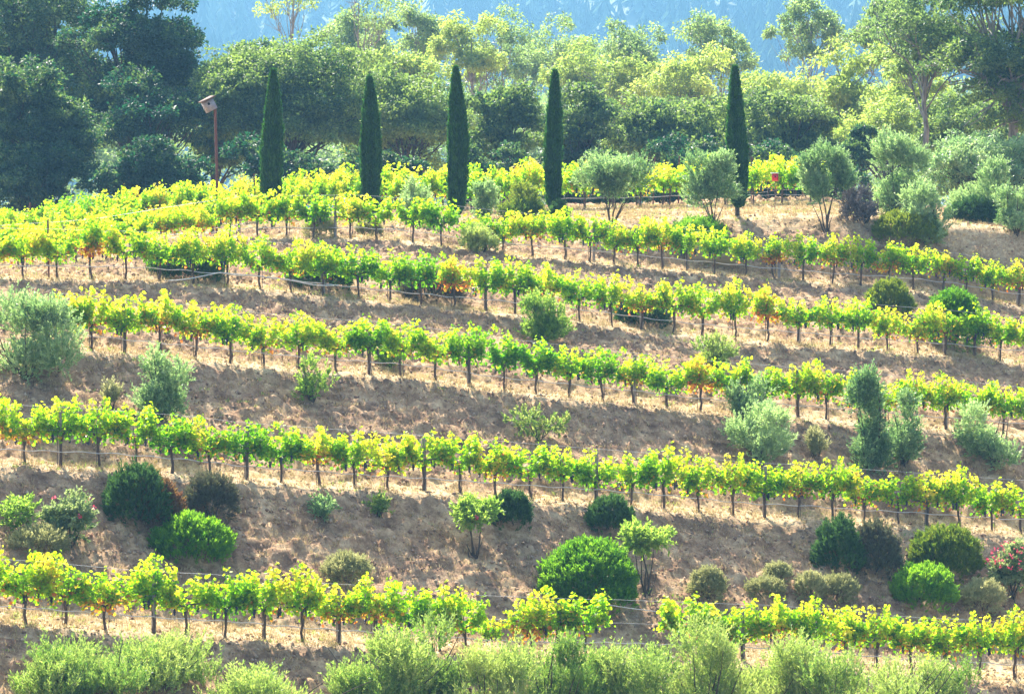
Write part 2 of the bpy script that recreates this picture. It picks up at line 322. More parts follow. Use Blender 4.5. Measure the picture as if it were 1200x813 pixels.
# ------------------------------------------------------------------ vines
def vine_variant(seed, orange, dark, grapes, lean):
    r = np.random.default_rng(seed)
    # trunk, unit vine is 2.0 m tall; head at 0.95
    hz0 = r.uniform(.76, .92); tx = np.cumsum(r.normal(0, .018, 6)); ty = np.cumsum(r.normal(0, .015, 6))
    tp = np.stack([tx - tx[0], ty - ty[0], np.linspace(-.12, hz0, 6)], 1)
    trunk = [tube(tp, np.array([.05, .04, .034, .034, .042, .05]), 7)]
    head = tp[-1]
    for s in (-1, 1):
        n = 5; cx = np.linspace(0, s * r.uniform(.38, .5), n); cz = hz0 + np.array([0, .05, .09, .1, .1]) + r.normal(0, .012, n)
        trunk.append(tube(np.stack([head[0] + cx, head[1] + r.normal(0, .015, n), cz], 1), np.linspace(.036, .018, n), 6))
    P = []; D = []; T = []; canes = []
    nc = 20
    for c in range(nc):
        s0 = r.uniform(-.58, .58); st = np.array([s0 * .85, r.normal(0, .05), hz0 + .05])
        out = s0 * .5 + r.normal(0, .22); fy = r.normal(0, .22)
        L = r.uniform(.55, 1.22) * (1 - .42 * abs(s0)); nseg = 12; t = np.linspace(0, 1, nseg)
        droop = r.uniform(.0, .9) if r.random() < .45 else 0
        x = st[0] + out * t * L * .8; y = st[1] + fy * t * L; z = st[2] + L * (t - droop * t ** 2 * .9)
        if c in (0, 1): z = st[2] + L * 1.08 * t; x = st[0] + out * .3 * t
        pts = np.stack([x, y, z], 1); canes.append(tube(pts, np.linspace(.007, .003, nseg), 3))
        m = r.integers(38, 52); q = r.uniform(.05, 1, m); pp = np.stack([np.interp(q, t, x), np.interp(q, t, y), np.interp(q, t, z)], 1)
        off = rdir(m, r) * np.array([.12, .11, .085]) * r.uniform(.4, 1.3, (m, 1))
        P.append(pp + off); D.append(off * 4 + np.array([0, 0, -.45]) + r.normal(0, .35, (m, 3)))
        base = .41 + r.normal(0, .10); hgt = np.clip((pp[:, 2] - hz0) / .9, -.2, 1)
        tt = base + .16 * hgt + r.normal(0, .07, m)
        tt = np.where(r.random(m) < orange * 1.3 * (1.08 - hgt) ** 4, r.uniform(.68, .95, m), np.minimum(tt, .70)) - dark
        T.append(tt)
    m = 95; q = r.normal(0, .27, m)          # lower skirt of leaves round the head
    P.append(np.stack([q, r.normal(0, .12, m), hz0 + .04 - .06 * r.random(m) + r.normal(0, .10, m)], 1)); D.append(np.stack([q, r.normal(0, .4, m), -.8 + 0 * q], 1))
    T.append(np.where(r.random(m) < orange * 1.9, r.uniform(.68, 1, m), .35 + r.normal(0, .1, m)) - dark)
    P = np.concatenate(P); D = np.concatenate(D); T = np.clip(np.concatenate(T), 0, 1)
    fol = [leaves(P, D, r.uniform(.065, .12, len(P)), T, 0, r)] + [(v, f, .5, 1) for v, f, _, _ in canes]
    gr = []
    for k in range(grapes):
        cx = r.uniform(-.38, .38); cy = r.uniform(-.14, .05); cz = hz0 + r.uniform(-.06, .08); pts = [(cx, cy, cz - .02 * j_) for j_ in range(10)]
        for j in range(26):
            dz = r.random() ** .8; rad = .045 * (1 - .72 * dz); v = rdir(1, r)[0]
            pts.append((cx + v[0] * rad, cy + v[1] * rad, cz - dz * .20))
        gr.append(berry_parts(pts, .023))
    return trunk, fol, gr
OCT = np.array([(1, 0, 0), (0, 1, 0), (-1, 0, 0), (0, -1, 0), (0, 0, 1), (0, 0, -1)], float)
OCF = np.array([(0, 1, 4), (1, 2, 4), (2, 3, 4), (3, 0, 4), (1, 0, 5), (2, 1, 5), (3, 2, 5), (0, 3, 5)])
def berry_parts(pts, rad):
    pts = np.asarray(pts); n = len(pts)
    V = (pts[:, None] + OCT[None] * rad).reshape(-1, 3); f = (np.arange(n)[:, None, None] * 6 + OCF[None]).reshape(-1, 3)
    return [(V, f, .5, 0)]
VAR = []    # (trunk mesh, foliage mesh, grape meshes, adjective, tail)
specs = [(.03, 0, 2, 'lush green', ''), (.05, -.05, 3, 'yellow-green', ''), (.30, -.04, 2, 'yellow-green', ' with orange lower leaves'), (.04, .14, 4, 'deep green', ' with dark grapes'),
         (.08, -.02, 3, 'bright green', ''), (.45, -.06, 1, 'yellowing', ' with many orange leaves'), (.02, .06, 4, 'mid-green', ' with dark grapes'), (.14, -.07, 2, 'lemon-green', ' with a few amber leaves'),
         (.06, -.03, 0, 'bright green', ' without visible grapes'), (.22, -.03, 3, 'gold-flecked', ' with amber lower leaves'), (.85, -.02, 3, 'orange-brown', ' turned by autumn')]
for i, (og, dk, gp, adj, tail) in enumerate(specs):
    for rep in range(2 if i < 10 else 1):
        tr, fo, gr = vine_variant(100 + i * 7 + rep, og, dk, gp, 0)
        mt = mesh_from('vine_trunk', tr); mt.materials.append(M['vinebark']); mt.polygons.foreach_set('use_smooth', np.ones(len(mt.polygons), bool))
        mf = mesh_from('vine_foliage', fo); mf.materials.append(M['vine']); mf.materials.append(M['vinebark'])
        mg = []
        for gparts in gr:
            g_ = mesh_from('grapes', gparts); g_.materials.append(M['grape']); mg.append(g_)
        VAR.append((mt, mf, mg, adj, tail))
ones = ['', 'first', 'second', 'third', 'fourth', 'fifth', 'sixth', 'seventh', 'eighth', 'ninth', 'tenth', 'eleventh', 'twelfth', 'thirteenth', 'fourteenth', 'fifteenth', 'sixteenth', 'seventeenth', 'eighteenth', 'nineteenth']
def ordinal(n):
    if n < 20: return ones[n]
    t = {2: ('twenty', 'twentieth'), 3: ('thirty', 'thirtieth'), 4: ('forty', 'fortieth')}[n // 10]
    return t[1] if n % 10 == 0 else t[0] + '-' + ones[n % 10]
VINES = {
 'A': [-18, 27, 73, 122, 177, 217, 262, 308, 353, 396, 438, 478, 515, 545, 577, 620, 654, 686, 803, 838, 872, 912, 952, 992, 1030, 1072, 1112, 1152, 1193],
 'B': [-17, 27, 69, 114, 158, 200, 244, 288, 329, 373, 415, 453, 497, 538, 579, 621, 660, 699, 740, 779, 820, 860, 897, 937, 977, 1014, 1054, 1088, 1125, 1165, 1198],
 'C': [72, 107, 145, 187, 229, 269, 309, 350, 394, 432, 470, 511, 549, 591, 628, 667, 706, 743, 782, 821, 858, 898, 936, 969, 1008, 1040, 1075, 1110, 1145, 1178, 1210],
 'D': [-6, 27, 68, 107, 148, 187, 226, 266, 304, 341, 379, 420, 457, 493, 532, 569, 603, 640, 679, 717, 752, 790, 823, 862, 900, 936, 974, 1006, 1041, 1075, 1108, 1142, 1173, 1206],
 'E': [-8, 22, 55, 89, 125, 156, 196, 232, 268, 303, 336, 368, 410, 440, 484, 517, 560, 590, 625, 662, 692, 720, 748, 776, 805, 837, 874, 907, 941, 976, 1009, 1042, 1071, 1105, 1133, 1164, 1195],
 'F': list(range(-8, 960, 33)), 'G': list(range(2, 970, 31)), 'H': list(range(-8, 300, 32)),
}
ROWNAME = {'A': 'in the lowest row', 'B': 'in the second row up', 'C': 'in the third row up', 'D': 'in the fourth row up', 'E': 'in the fifth row up',
           'F': 'in the nearer hilltop row', 'G': 'in the farthest hilltop row', 'H': 'in the short row below birdhouse'}
HT = {'A': 1.94, 'B': 1.98, 'C': 1.96, 'D': 1.90, 'E': 1.84, 'F': 1.92, 'G': 1.96, 'H': 1.8}
ORANGE = {'A': [27, 73, 122, 396, 438, 620, 654, 912, 1072], 'B': [-17, 27, 579, 820, 1014, 373], 'C': [229, 107, 743, 821, 969], 'D': [107, 640, 532, 900, 1041, 1075, 1108], 'E': [196, 268, 336, 625, 748, 776, 907, 976, 1042, 1105, 1164], 'F': [190, 289], 'G': [], 'H': [184, 216, 120]}
DARKV = {'A': [], 'B': [200, 288, 699, 897], 'C': [432, 549, 591, 628, 706], 'D': [500, 493, 603, 420], 'E': [], 'F': [91, 289], 'G': [64, 95], 'H': []}
def place_row(k, dfun, zlift=0):
    for i, u in enumerate(VINES[k]):
        if u in ORANGE[k]: v = int(rng.choice([4, 5, 10, 11, 18, 19, 14, 15]))
        elif u in DARKV[k]: v = int(rng.choice([6, 7, 12, 13]))
        else: v = int(rng.choice([0, 1, 2, 3, 2, 3, 8, 9, 8, 9, 14, 15, 16, 17, 12, 4]))
        if k == 'D' and u == 107: v = 20
        if k == 'E' and u == 907: v = 20
        mt, mf, mg, adj, tail = VAR[v]
        d = float(dfun(u)) + rng.normal(0, .05); x = PX(u, d); z = hz(x, d)
        where = ROWNAME[k]; ordn = ordinal(i + 1)
        if k == 'A' and u >= 803: where = 'in the lowest row, past its wide gap'; ordn = ordinal(VINES['A'].index(u) - VINES['A'].index(803) + 1); tail = ''
        lab = f'{adj} grapevine{tail}, {ordn} from left {where}'
        s = HT[k] / 2.0 * rng.uniform(.86, 1.12)
        sx = HT[k] / 2.0 * rng.uniform(1.02, 1.22) * (1.0 if k != 'A' else 1.05)
        if k == 'A' and u == 577: s *= .55; sx *= .5
        t = thing('grapevine', lab, 'grapevine', (x, d, z), 'grapevines planted in rows along the terraces')
        yaw = -math.atan((ROWS.get(k, ROWS['P'])[3] - ROWS.get(k, ROWS['P'])[2]) / 30.0) * -1
        t.rotation_euler = (rng.normal(0, .02), rng.normal(0, .02), yaw + (PI if rng.random() < .5 else 0)); t.scale = (sx, s, s)
        obj('trunk', mt, None, t); obj('foliage', mf, None, t)
        for g_ in mg: obj('grape_cluster', g_, None, t)
for k in 'ABCDE': place_row(k, lambda u, k=k: rowdist(k, u))
dF = lambda u: rowdist('P', u) + 6.5; dG = lambda u: rowdist('P', u) + 10.5; dH = lambda u: rowdist('P', u) - 5.5
place_row('F', dF); place_row('G', dG); place_row('H', dH)

# ------------------------------------------------------------------ trellises
POSTS = {'A': [177, 396, 654, 872, 1112], 'B': [69, 288, 497, 699, 897, 1088], 'C': [145, 432, 549, 743, 936, 1110], 'D': [57, 379, 569, 752, 936, 1108],
         'E': [76, 393, 696, 913, 1042, 1193], 'F': [30, 300, 500, 960], 'G': [765, 795, 880, 940], 'H': [60, 250]}
def along(us, dfun, h, sag=0):
    pts = []
    for u in us:
        d = float(dfun(u)); x = PX(u, d); pts.append((x, d, hz(x, d) + h))
    p = np.array(pts)
    # smooth the height so the wire does not follow every clod
    z = p[:, 2]; kern = np.ones(9) / 9; zz = np.convolve(np.pad(z, 4, mode='edge'), kern, 'valid'); p[:, 2] = zz
    return p
for k in 'ABCDEFGH':
    dfun = (lambda u, k=k: rowdist(k, u)) if k in ROWS else (dF if k == 'F' else dG if k == 'G' else dH)
    us0 = VINES[k]; u0, u1 = us0[0] - 15, us0[-1] + 15
    t = thing('vineyard_trellis', f'post and wire trellis with drip hose, {ROWNAME[k].replace("in the", "along the")}', 'trellis', (PX(u0, float(dfun(u0))), float(dfun(u0)), hz(PX(u0, float(dfun(u0))), float(dfun(u0)))), 'trellises holding up the vine rows')
    bx_ = np.array(t.location)
    hh = HT[k]
    def rel(p): return [(p[0] - bx_, p[1], p[2], p[3])]
    for u in POSTS[k]:
        d = float(dfun(u)) + .12; x = PX(u, d); z = hz(x, d); metal = k in 'FG' or u in (57,)
        tl = rng.normal(0, .015) if not metal else rng.normal(0.02, .07); top = hh * (.80 if not metal else 1.02)
        if k == 'E' and u == 913: top = hh * .8
        pp = np.array([(x, d, z - .2), (x + tl * top * .5, d, z + top * .5), (x + tl * top, d, z + top)])
        rr_ = .058 if not metal else .03
        pr = tube(pp, rr_, 8); cap = (pr[0][-8:], np.arange(8)[None], .5, 0)
        me = mesh_from('post', rel(pr) + [(cap[0] - bx_, cap[1], .5, 0)])
        obj('post', me, M['greywood'] if not metal else M['rust'], t)
    for u in us0:
        if k == 'A' and u == 577: continue
        d = float(dfun(u)) + .04; x = PX(u, d) + rng.uniform(.05, .09) * rng.choice([-1, 1]); z = hz(x, d); tl = rng.normal(0, .03)
        obj('stake', rel(tube([(x, d, z - .15), (x + tl, d, z + hh * .62)], .011, 4)), M['steel'], t)
    segs = [(u0, u1)] if k != 'A' else [(u0, 700), (690, u1)]
    us = np.arange(u0, u1 + 1, 8.0)
    p = along(us, dfun, .42)
    ph = us / 41.0 * 2 * PI
    p[:, 2] += .02 * np.sin(ph) + .015 * np.sin(us / 90.0)
    obj('drip_hose', rel(tube(p, .0145 if k in 'ABCDE' else .008, 5)), M['hose'], t, smooth=True)
    for hw in (.52, .86) if k in 'ABCDE' else ((.5,) if k != 'H' else ()):
        p = along(us, dfun, hh * hw * (1 if k in 'ABCDE' else .72)); p[:, 2] += .01 * np.sin(us / 30.)
        obj('wire', rel(tube(p, .005, 3)), M['wire'], t, smooth=True)
# loose hoses
def hose(name, lab, pxs, k, off, mat, rad, hgt=.06):
    pts = []
    for u, y in pxs:
        d = float(rowdist(k, u)) + off; pts.append((PX(u, d), d, float(zslope(y)) * d))
    p = np.array(pts); tt = np.linspace(0, 1, len(p)); q = np.linspace(0, 1, len(p) * 5)
    pp = np.stack([np.interp(q, tt, p[:, i]) for i in range(3)], 1); kk = np.ones(5) / 5
    for i in range(3): pp[:, i] = np.convolve(np.pad(pp[:, i], 2, mode='edge'), kk, 'valid')
    pp[:, 2] = np.maximum(pp[:, 2], height(pp[:, 0], pp[:, 1]) + .03)
    b = pp[0].copy(); pr = tube(pp - b, rad, 6)
    tag(obj(name, [pr], mat, None, tuple(b), smooth=True), lab, 'hose')
hose('irrigation_hose', 'white irrigation hose sagging between vines above the left bushes', [(190, 329), (215, 328), (240, 323), (258, 319), (268, 321), (300, 323), (340, 328), (370, 335), (400, 334)], 'D', -.15, M['whitehose'], .022)
hose('irrigation_hose', 'long pale hose lying across the slope beneath the lowest vine row gap', [(700, 706), (735, 712), (770, 716), (800, 722)], 'A', 1.2, M['hose'], .014)

# ------------------------------------------------------------------ plants
def lump(dirv, s, amp):
    return 1 + amp * (vnoise(np.arctan2(dirv[:, 1], dirv[:, 0]) * s, dirv[:, 2] * s * 1.3, 7) * 2)
def crown_parts(C, a, b, c, nl, cl, nleaf, ls, r, asp=.55, mat=0, gap=0.0, tmean=.45, droop=.3, core=.35):
    """clumped crown: nl lobes in an ellipsoid, each with cl clumps of nleaf leaves"""
    parts = []; lobes = []
    nl = int(nl * np.clip(a / c, 1, 2.2) * (1.25 if gap < .5 else 1))
    for i in range(nl):
        v = rdir(1, r)[0]; v[2] = v[2] * .9 + .12; rr = r.uniform(core, .86)
        lobes.append((C + v * rr * np.array([a, b, c]), r.uniform(.28, .46) * min(a, c, b * 1.1) * (1.2 if gap < .5 else .95)))
    P = []; D = []; T = []
    if gap < .55: cl = int(cl * 1.7); nleaf = int(nleaf * .62)
    for (Lc, Lr) in lobes:
        v = rdir(cl, r); v[:, 2] = np.abs(v[:, 2]) * .8 + v[:, 2] * .2; v = unit(v)
        cc = Lc + v * Lr * r.uniform(.72, 1.1, (cl, 1)) * (np.array([1.25, 1.25, .9]) if gap < .55 else np.array([1.1, 1.1, 1.15]))
        cr = Lr * (r.uniform(.15, .30, (cl, 1)) if gap < .55 else r.uniform(.22, .42, (cl, 1)))
        ct = tmean + r.normal(0, .10) + r.normal(0, .14, cl)
        w = rdir(cl * nleaf, r).reshape(cl, nleaf, 3)
        p = cc[:, None] + w * cr[:, None] * r.uniform(.3, 1.1, (cl, nleaf, 1)) * (np.array([1.15, 1.15, .75]) if gap < .55 else np.array([1.1, 1.1, 1.1]))
        P.append(p.reshape(-1, 3)); D.append((w + np.array([0, 0, -droop]) + r.normal(0, .4, w.shape)).reshape(-1, 3)); T.append((ct[:, None] + r.normal(0, .16, (cl, nleaf))).ravel())
    P = np.concatenate(P); D = np.concatenate(D); T = np.clip(np.concatenate(T), 0, 1)
    parts.append(blades(P, D, r.uniform(.7, 1.3, len(P)) * ls, ls * asp, T, mat, r=r))
    return parts, lobes
def limb(p0, p1, r0, r1, r, n=7, wob=.06, sag=0):
    t = np.linspace(0, 1, n)[:, None]; L = np.linalg.norm(np.array(p1) - np.array(p0))
    p = np.array(p0) * (1 - t) + np.array(p1) * t; w = np.cumsum(r.normal(0, wob * L / n, (n, 3)), 0) * np.sin(t * PI)
    p = p + w; p[:, 2] += (np.sin(t * PI) * sag * L)[:, 0]
    return tube(p, np.linspace(r0, r1, n), 7)
def tree(name, label, cat, box_px, Y, mat, seed, nl=14, cl=16, nleaf=60, ls=.20, asp=.6, gap=0, bark='bark', trunkr=.22, group=None, tmean=.45, fork=.35, depth=.85, droop=.3, ground=None, lean=0, core=.35, twigs=0, y0=None):
    x0, x1, yt, yb = box_px; r = np.random.default_rng(seed); m = MPP(Y)
    cx = PX((x0 + x1) / 2, Y); zt = float(zslope(yt)) * Y; zb = float(zslope(yb)) * Y
    a = (x1 - x0) * m / 2; c = (zt - zb) / 2; b = min(a * depth, 6)
    bxx = cx + lean; gz = hz(bxx, Y) if ground is None else ground
    t = thing(name, label, cat, (bxx, Y, gz), group)
    B = np.array([bxx, Y, gz]); C = np.array([cx, Y, (zt + zb) / 2]) - B
    parts, lobes = crown_parts(C, a, b, c, nl, cl, nleaf, ls, r, asp, 0, gap, tmean, droop, core)
    zf = max(C[2] - c * (1 - fork), .25 * C[2]); top = np.array([C[0] * .5, 0, zf])
    if gap > .55: top = np.array([C[0] + r.normal(0, a * .15), 0, C[2] + c * .35])
    tp = [limb((0, 0, -.4), top, trunkr, trunkr * (.7 if gap <= .55 else .3), r, 9, .08)]
    for (Lc, Lr) in lobes:
        st = top * (r.uniform(.75, 1.0) if gap <= .55 else np.clip((Lc[2] - .25 * C[2] * r.uniform(.5, 1.3)) / top[2], .35, .97))
        tp.append(limb(st, Lc, trunkr * (.42 if gap <= .55 else .26), trunkr * .08, r, 7, .12, .04))
        for q in range(2 + twigs):
            e = Lc + rdir(1, r)[0] * Lr * 1.1; tp.append(limb(st * .4 + Lc * .6, e, trunkr * .16, trunkr * .04, r, 5, .15))
    obj('trunk', tp, M[bark], t, smooth=True); obj('crown', parts, M[mat], t)
    return t
TG = 'trees standing behind the hilltop'
# great oaks, top left
tree('oak_tree', 'huge dark oak filling the top left corner of the view', 'oak tree', (-70, 130, -60, 235), 196, 'oak', 1, 26, 26, 110, .17, group=TG, trunkr=.4, tmean=.22)
tree('oak_tree', 'dark oak with layered crown beside the pale birdhouse, reaching above picture top', 'oak tree', (85, 228, -35, 215), 188, 'oak', 2, 26, 24, 110, .17, group=TG, trunkr=.35, tmean=.22)
tree('oak_tree', 'low dark oak in front of the great left oaks, over the vines', 'oak tree', (-30, 120, 60, 262), 176, 'oak', 3, 20, 22, 110, .16, group=TG, trunkr=.3, tmean=.22)
tree('oak_tree', 'shaded oak with bare forked trunk just left of the birdhouse post', 'oak tree', (110, 250, 90, 215), 182, 'oak', 4, 14, 20, 50, .18, group=TG, trunkr=.22, gap=.4, fork=.1, tmean=.22)
tree('oak_tree', 'rounded oak behind the first cypress, dome shaped crown', 'oak tree', (235, 432, 38, 222), 184, 'oak', 5, 30, 24, 110, .16, group=TG, trunkr=.3, tmean=.55)
tree('oak_tree', 'small oak filling the gap under the round oak and birdhouse', 'oak tree', (205, 300, 70, 235), 190, 'oak', 6, 16, 20, 50, .19, group=TG, tmean=.55)
# middle belt
tree('oak_tree', 'light topped oak between the second and third cypress', 'oak tree', (405, 545, 70, 235), 192, 'oak', 7, 24, 22, 55, .19, group=TG, tmean=.75)
tree('oak_tree', 'spreading oak with visible branches between the third and fourth cypress', 'oak tree', (530, 650, 92, 225), 180, 'oak', 8, 15, 18, 50, .19, group=TG, gap=.5, fork=.15, tmean=.55, trunkr=.22)
tree('oak_tree', 'oak right behind the fourth cypress, darker leaves', 'oak tree', (630, 730, 92, 225), 184, 'oak', 9, 15, 18, 50, .19, group=TG, gap=.4, tmean=.5)
tree('oak_tree', 'rough crowned oak between the fourth and fifth cypress', 'oak tree', (715, 870, 108, 230), 188, 'oak', 10, 22, 20, 55, .20, group=TG, tmean=.7)
tree('oak_tree', 'brownish green oak directly right of the fifth cypress', 'oak tree', (855, 985, 118, 228), 186, 'oak', 12, 18, 20, 55, .19, group=TG, tmean=.75)
tree('oak_tree', 'small dark bluish oak behind the grey twiggy bush', 'oak tree', (965, 1030, 145, 225), 178, 'oak', 13, 10, 16, 50, .16, group=TG, tmean=.3)
# airy pale trees above
pt = [((452, 540, 8, 110), 275, 'euc', .55), ((520, 590, 28, 120), 262, 'yell', .6), ((545, 640, 30, 140), 290, 'euc', .6), ((600, 700, 28, 130), 300, 'euc', .55), ((640, 770, 60, 150), 250, 'yell', .45),
      ((700, 800, 36, 125), 285, 'euc', .5), ((750, 850, 62, 160), 245, 'yell', .75), ((792, 880, 24, 120), 278, 'euc', .65), ((840, 965, 72, 190), 235, 'yell', .7), ((905, 985, 2, 95), 270, 'euc', .5),
      ((955, 1050, 52, 190), 215, 'yell', .5), ((380, 470, 20, 110), 282, 'euc', .5), ((1000, 1080, 0, 110), 240, 'euc', .6), ((1030, 1110, 70, 200), 210, 'yell', .6), ((425, 520, 55, 140), 240, 'yell', .5)]
nm = ['tall airy blue-green tree rising above the oaks, behind the third cypress', 'yellow topped airy tree behind the third cypress', 'slim pale tree between third and fourth cypress, high up', 'hazy tree above the fourth cypress with thin crown',
      'pale green tree just right of the fourth cypress top', 'flat topped hazy tree against the mountain, right of the fourth cypress', 'yellow-green tree between the fourth and fifth cypress', 'hazy brownish tree just above left of the fifth cypress',
      'sunlit yellow tree touching the right of the fifth cypress', 'umbrella crowned eucalyptus alone against the mountain', 'tall mixed green tree with leaning trunk at right', 'tall hazy tree right of the bare branched eucalyptus',
      'high thin tree just left of the big right eucalyptus', 'light green tree under the big right eucalyptus branches', 'soft green tree behind the second cypress']
for i, (b, Y, mt, tm) in enumerate(pt):
    b = (b[0] - 8, b[1] + 8, b[2] - (14 if b[2] < 40 and i != 9 else 6), b[3])
    tree('eucalyptus_tree' if mt == 'euc' else 'broadleaf_tree', nm[i], 'tree', b, Y, mt, 40 + i, 15, 12, 46, .24, .5, gap=.6, bark='palebark', trunkr=.16, group='pale airy trees in the middle distance', tmean=tm, fork=.2, core=.3, twigs=1, droop=.6)
# thin crowned eucalypts upper left
tree('eucalyptus_tree', 'sparse eucalyptus with bare branches above the round oak', 'tree', (292, 372, -30, 55), 250, 'yell', 60, 9, 6, 30, .2, .5, gap=.9, bark='palebark', trunkr=.12, tmean=.6, fork=.1, twigs=2)
tree('eucalyptus_tree', 'bare branched eucalyptus leaning right over the second cypress', 'tree', (385, 470, -40, 95), 246, 'euc', 61, 9, 6, 30, .2, .5, gap=.9, bark='palebark', trunkr=.14, tmean=.6, fork=.1, twigs=3)
# big one top right
tree('eucalyptus_tree', 'massive dark eucalyptus with pale limbs in the top right corner', 'tree', (1080, 1290, -70, 205), 176, 'oak', 62, 36, 16, 80, .19, .5, gap=.5, bark='palebark', trunkr=.3, tmean=.6, fork=.75, twigs=2)
tree('eucalyptus_tree', 'outer dark eucalyptus with hanging clumps left of the corner giant', 'tree', (1010, 1150, -20, 130), 180, 'euc', 63, 20, 11, 60, .19, .5, gap=.8, bark='palebark', trunkr=.2, tmean=.2, fork=.3, twigs=2)
tree('broadleaf_tree', 'pale grey-green tree below the corner giant on the right edge', 'tree', (1075, 1240, 158, 250), 170, 'olive', 64, 18, 14, 50, .15, .5, group=None, tmean=.5)
tree('broadleaf_tree', 'mid green tree filling behind the upper right olives', 'tree', (1040, 1240, 110, 215), 195, 'oak', 65, 18, 16, 50, .2, .5, tmean=.8)
tree('broadleaf_tree', 'yellowish tree seen under the corner giant, right of the leaning trunk', 'tree', (975, 1100, 110, 215), 205, 'yell', 66, 14, 14, 50, .2, .5, tmean=.4)
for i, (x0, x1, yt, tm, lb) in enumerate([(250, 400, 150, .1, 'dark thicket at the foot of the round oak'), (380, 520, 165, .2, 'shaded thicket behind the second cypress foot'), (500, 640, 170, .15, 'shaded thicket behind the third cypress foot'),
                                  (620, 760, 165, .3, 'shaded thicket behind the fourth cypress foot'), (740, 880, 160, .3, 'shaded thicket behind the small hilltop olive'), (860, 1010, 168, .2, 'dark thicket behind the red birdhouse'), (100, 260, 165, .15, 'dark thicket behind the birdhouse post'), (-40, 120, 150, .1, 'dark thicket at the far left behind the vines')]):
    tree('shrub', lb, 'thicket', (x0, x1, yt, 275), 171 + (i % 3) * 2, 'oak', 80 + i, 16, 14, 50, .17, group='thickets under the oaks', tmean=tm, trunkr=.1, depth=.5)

# woods on the valley floor, one mass
def wood_mass(n):
    r = np.random.default_rng(909); P = []; D = []; T = []; L = []
    for i in range(n):
        Y = r.uniform(300, 620); u = r.uniform(-120, 1320); x = PX(u, Y); yt = r.uniform(85, 150) - 25 * vnoise(np.array([u / 130.]), np.array([Y / 120.]), 4)[0]
        zt = float(zslope(yt)) * Y; w = r.uniform(4, 8); h = r.uniform(5, 9); tm = r.uniform(.15, .85)
        k = 26; v = rdir(k, r); v[:, 2] = np.abs(v[:, 2]) - .25; cc = np.array([x, Y, zt - h * .6]) + v * np.array([w, w * .8, h * .6]) * r.uniform(.5, .95, (k, 1))
        cc2 = np.array([x, Y, zt - h * 1.6]) + rdir(14, r) * np.array([w * .9, w * .8, h]); cc = np.concatenate([cc, cc2]); k += 14
        q = rdir(k * 34, r).reshape(k, 34, 3); p = cc[:, None] + q * r.uniform(.8, 1.9, (k, 1, 1)) * r.uniform(.4, 1.05, (k, 34, 1)) * np.array([1.1, 1.1, .8])
        P.append(p.reshape(-1, 3)); D.append((q + r.normal(0, .5, q.shape)).reshape(-1, 3)); T.append(np.clip(tm + r.normal(0, .14, k * 34), 0, 1))
    P = np.concatenate(P); return [blades(P, np.concatenate(D), r.uniform(.35, .6, len(P)), .32, np.concatenate(T), 0, r=r)]
tag(obj('valley_woods', wood_mass(170), M['euc']), 'hazy mixed woodland filling the valley behind the hill', 'woodland', kind='stuff')

# cypresses
def cypress(label, u, ytop, ybase, wpx, Y, seed):
    r = np.random.default_rng(seed); m = MPP(Y); x = PX(u, Y); z = hz(x, Y); zt = float(zslope(ytop)) * Y; Hh = zt - z; w = wpx * m / 2 * .86
    t = thing('cypress_tree', label, 'cypress', (x, Y, z), 'slender cypresses along the hilltop')
    t.rotation_euler = (0, R(float(r.normal(0, .6))), 0)
    n = 15000; q = r.uniform(0, 1, n) ** .85; th = r.uniform(0, 2 * PI, n)
    prof = lambda q: np.interp(q, [0, .05, .2, .45, .7, .88, .96, 1], [.45, .72, .92, 1, .78, .42, .2, .03])
    ph = r.uniform(0, 6); rad = w * prof(q) * (1 + .10 * np.sin(th * 7 + ph + 5 * q) + .34 * vnoise(th * 2.2, q * 26, seed)) * r.uniform(.78, 1.03, n)
    bx = .05 * np.sin(q * 4 + ph)
    P = np.stack([np.cos(th) * rad + bx, np.sin(th) * rad, .35 + q * (Hh - .45)], 1)
    D = np.stack([np.cos(th) * .35, np.sin(th) * .35, np.ones(n)], 1) + r.normal(0, .18, (n, 3))
    T = np.clip(.45 + .5 * vnoise(th * 3, q * 30, seed + 3) + r.normal(0, .15, n), 0, 1)
    parts = [blades(P, D, r.uniform(.12, .24, n), .05, T, 0, r=r)]
    qs = np.linspace(0, 1, 24); parts.append(tube(np.stack([.05 * np.sin(qs * 4 + ph), 0 * qs, .35 + qs * (Hh - .5)], 1), w * prof(qs) * .80, 10, .15))
    obj('trunk', [tube([(0, 0, -.2), (0, 0, .9)], .09, 8)], M['bark'], t); obj('crown', parts, M['cyp'], t)
for i, (u, yt, w, nmx) in enumerate([(320, 82, 26, 'first cypress from the left, narrow and blunt, behind the vines'), (433, 90, 25, 'second cypress from the left, the shortest of the left four'), (535, 79, 25, 'third cypress from the left, stout and straight'),
                               (650, 83, 21, 'fourth cypress from the left, thinner with pointed tip'), (864, 78, 24, 'fifth cypress, alone at right above bare tan ground')]):
    cypress('dark green ' + nmx, u, yt, 0, w, [146.5, 146.5, 147.3, 147.6, 147.5][i], 300 + i)

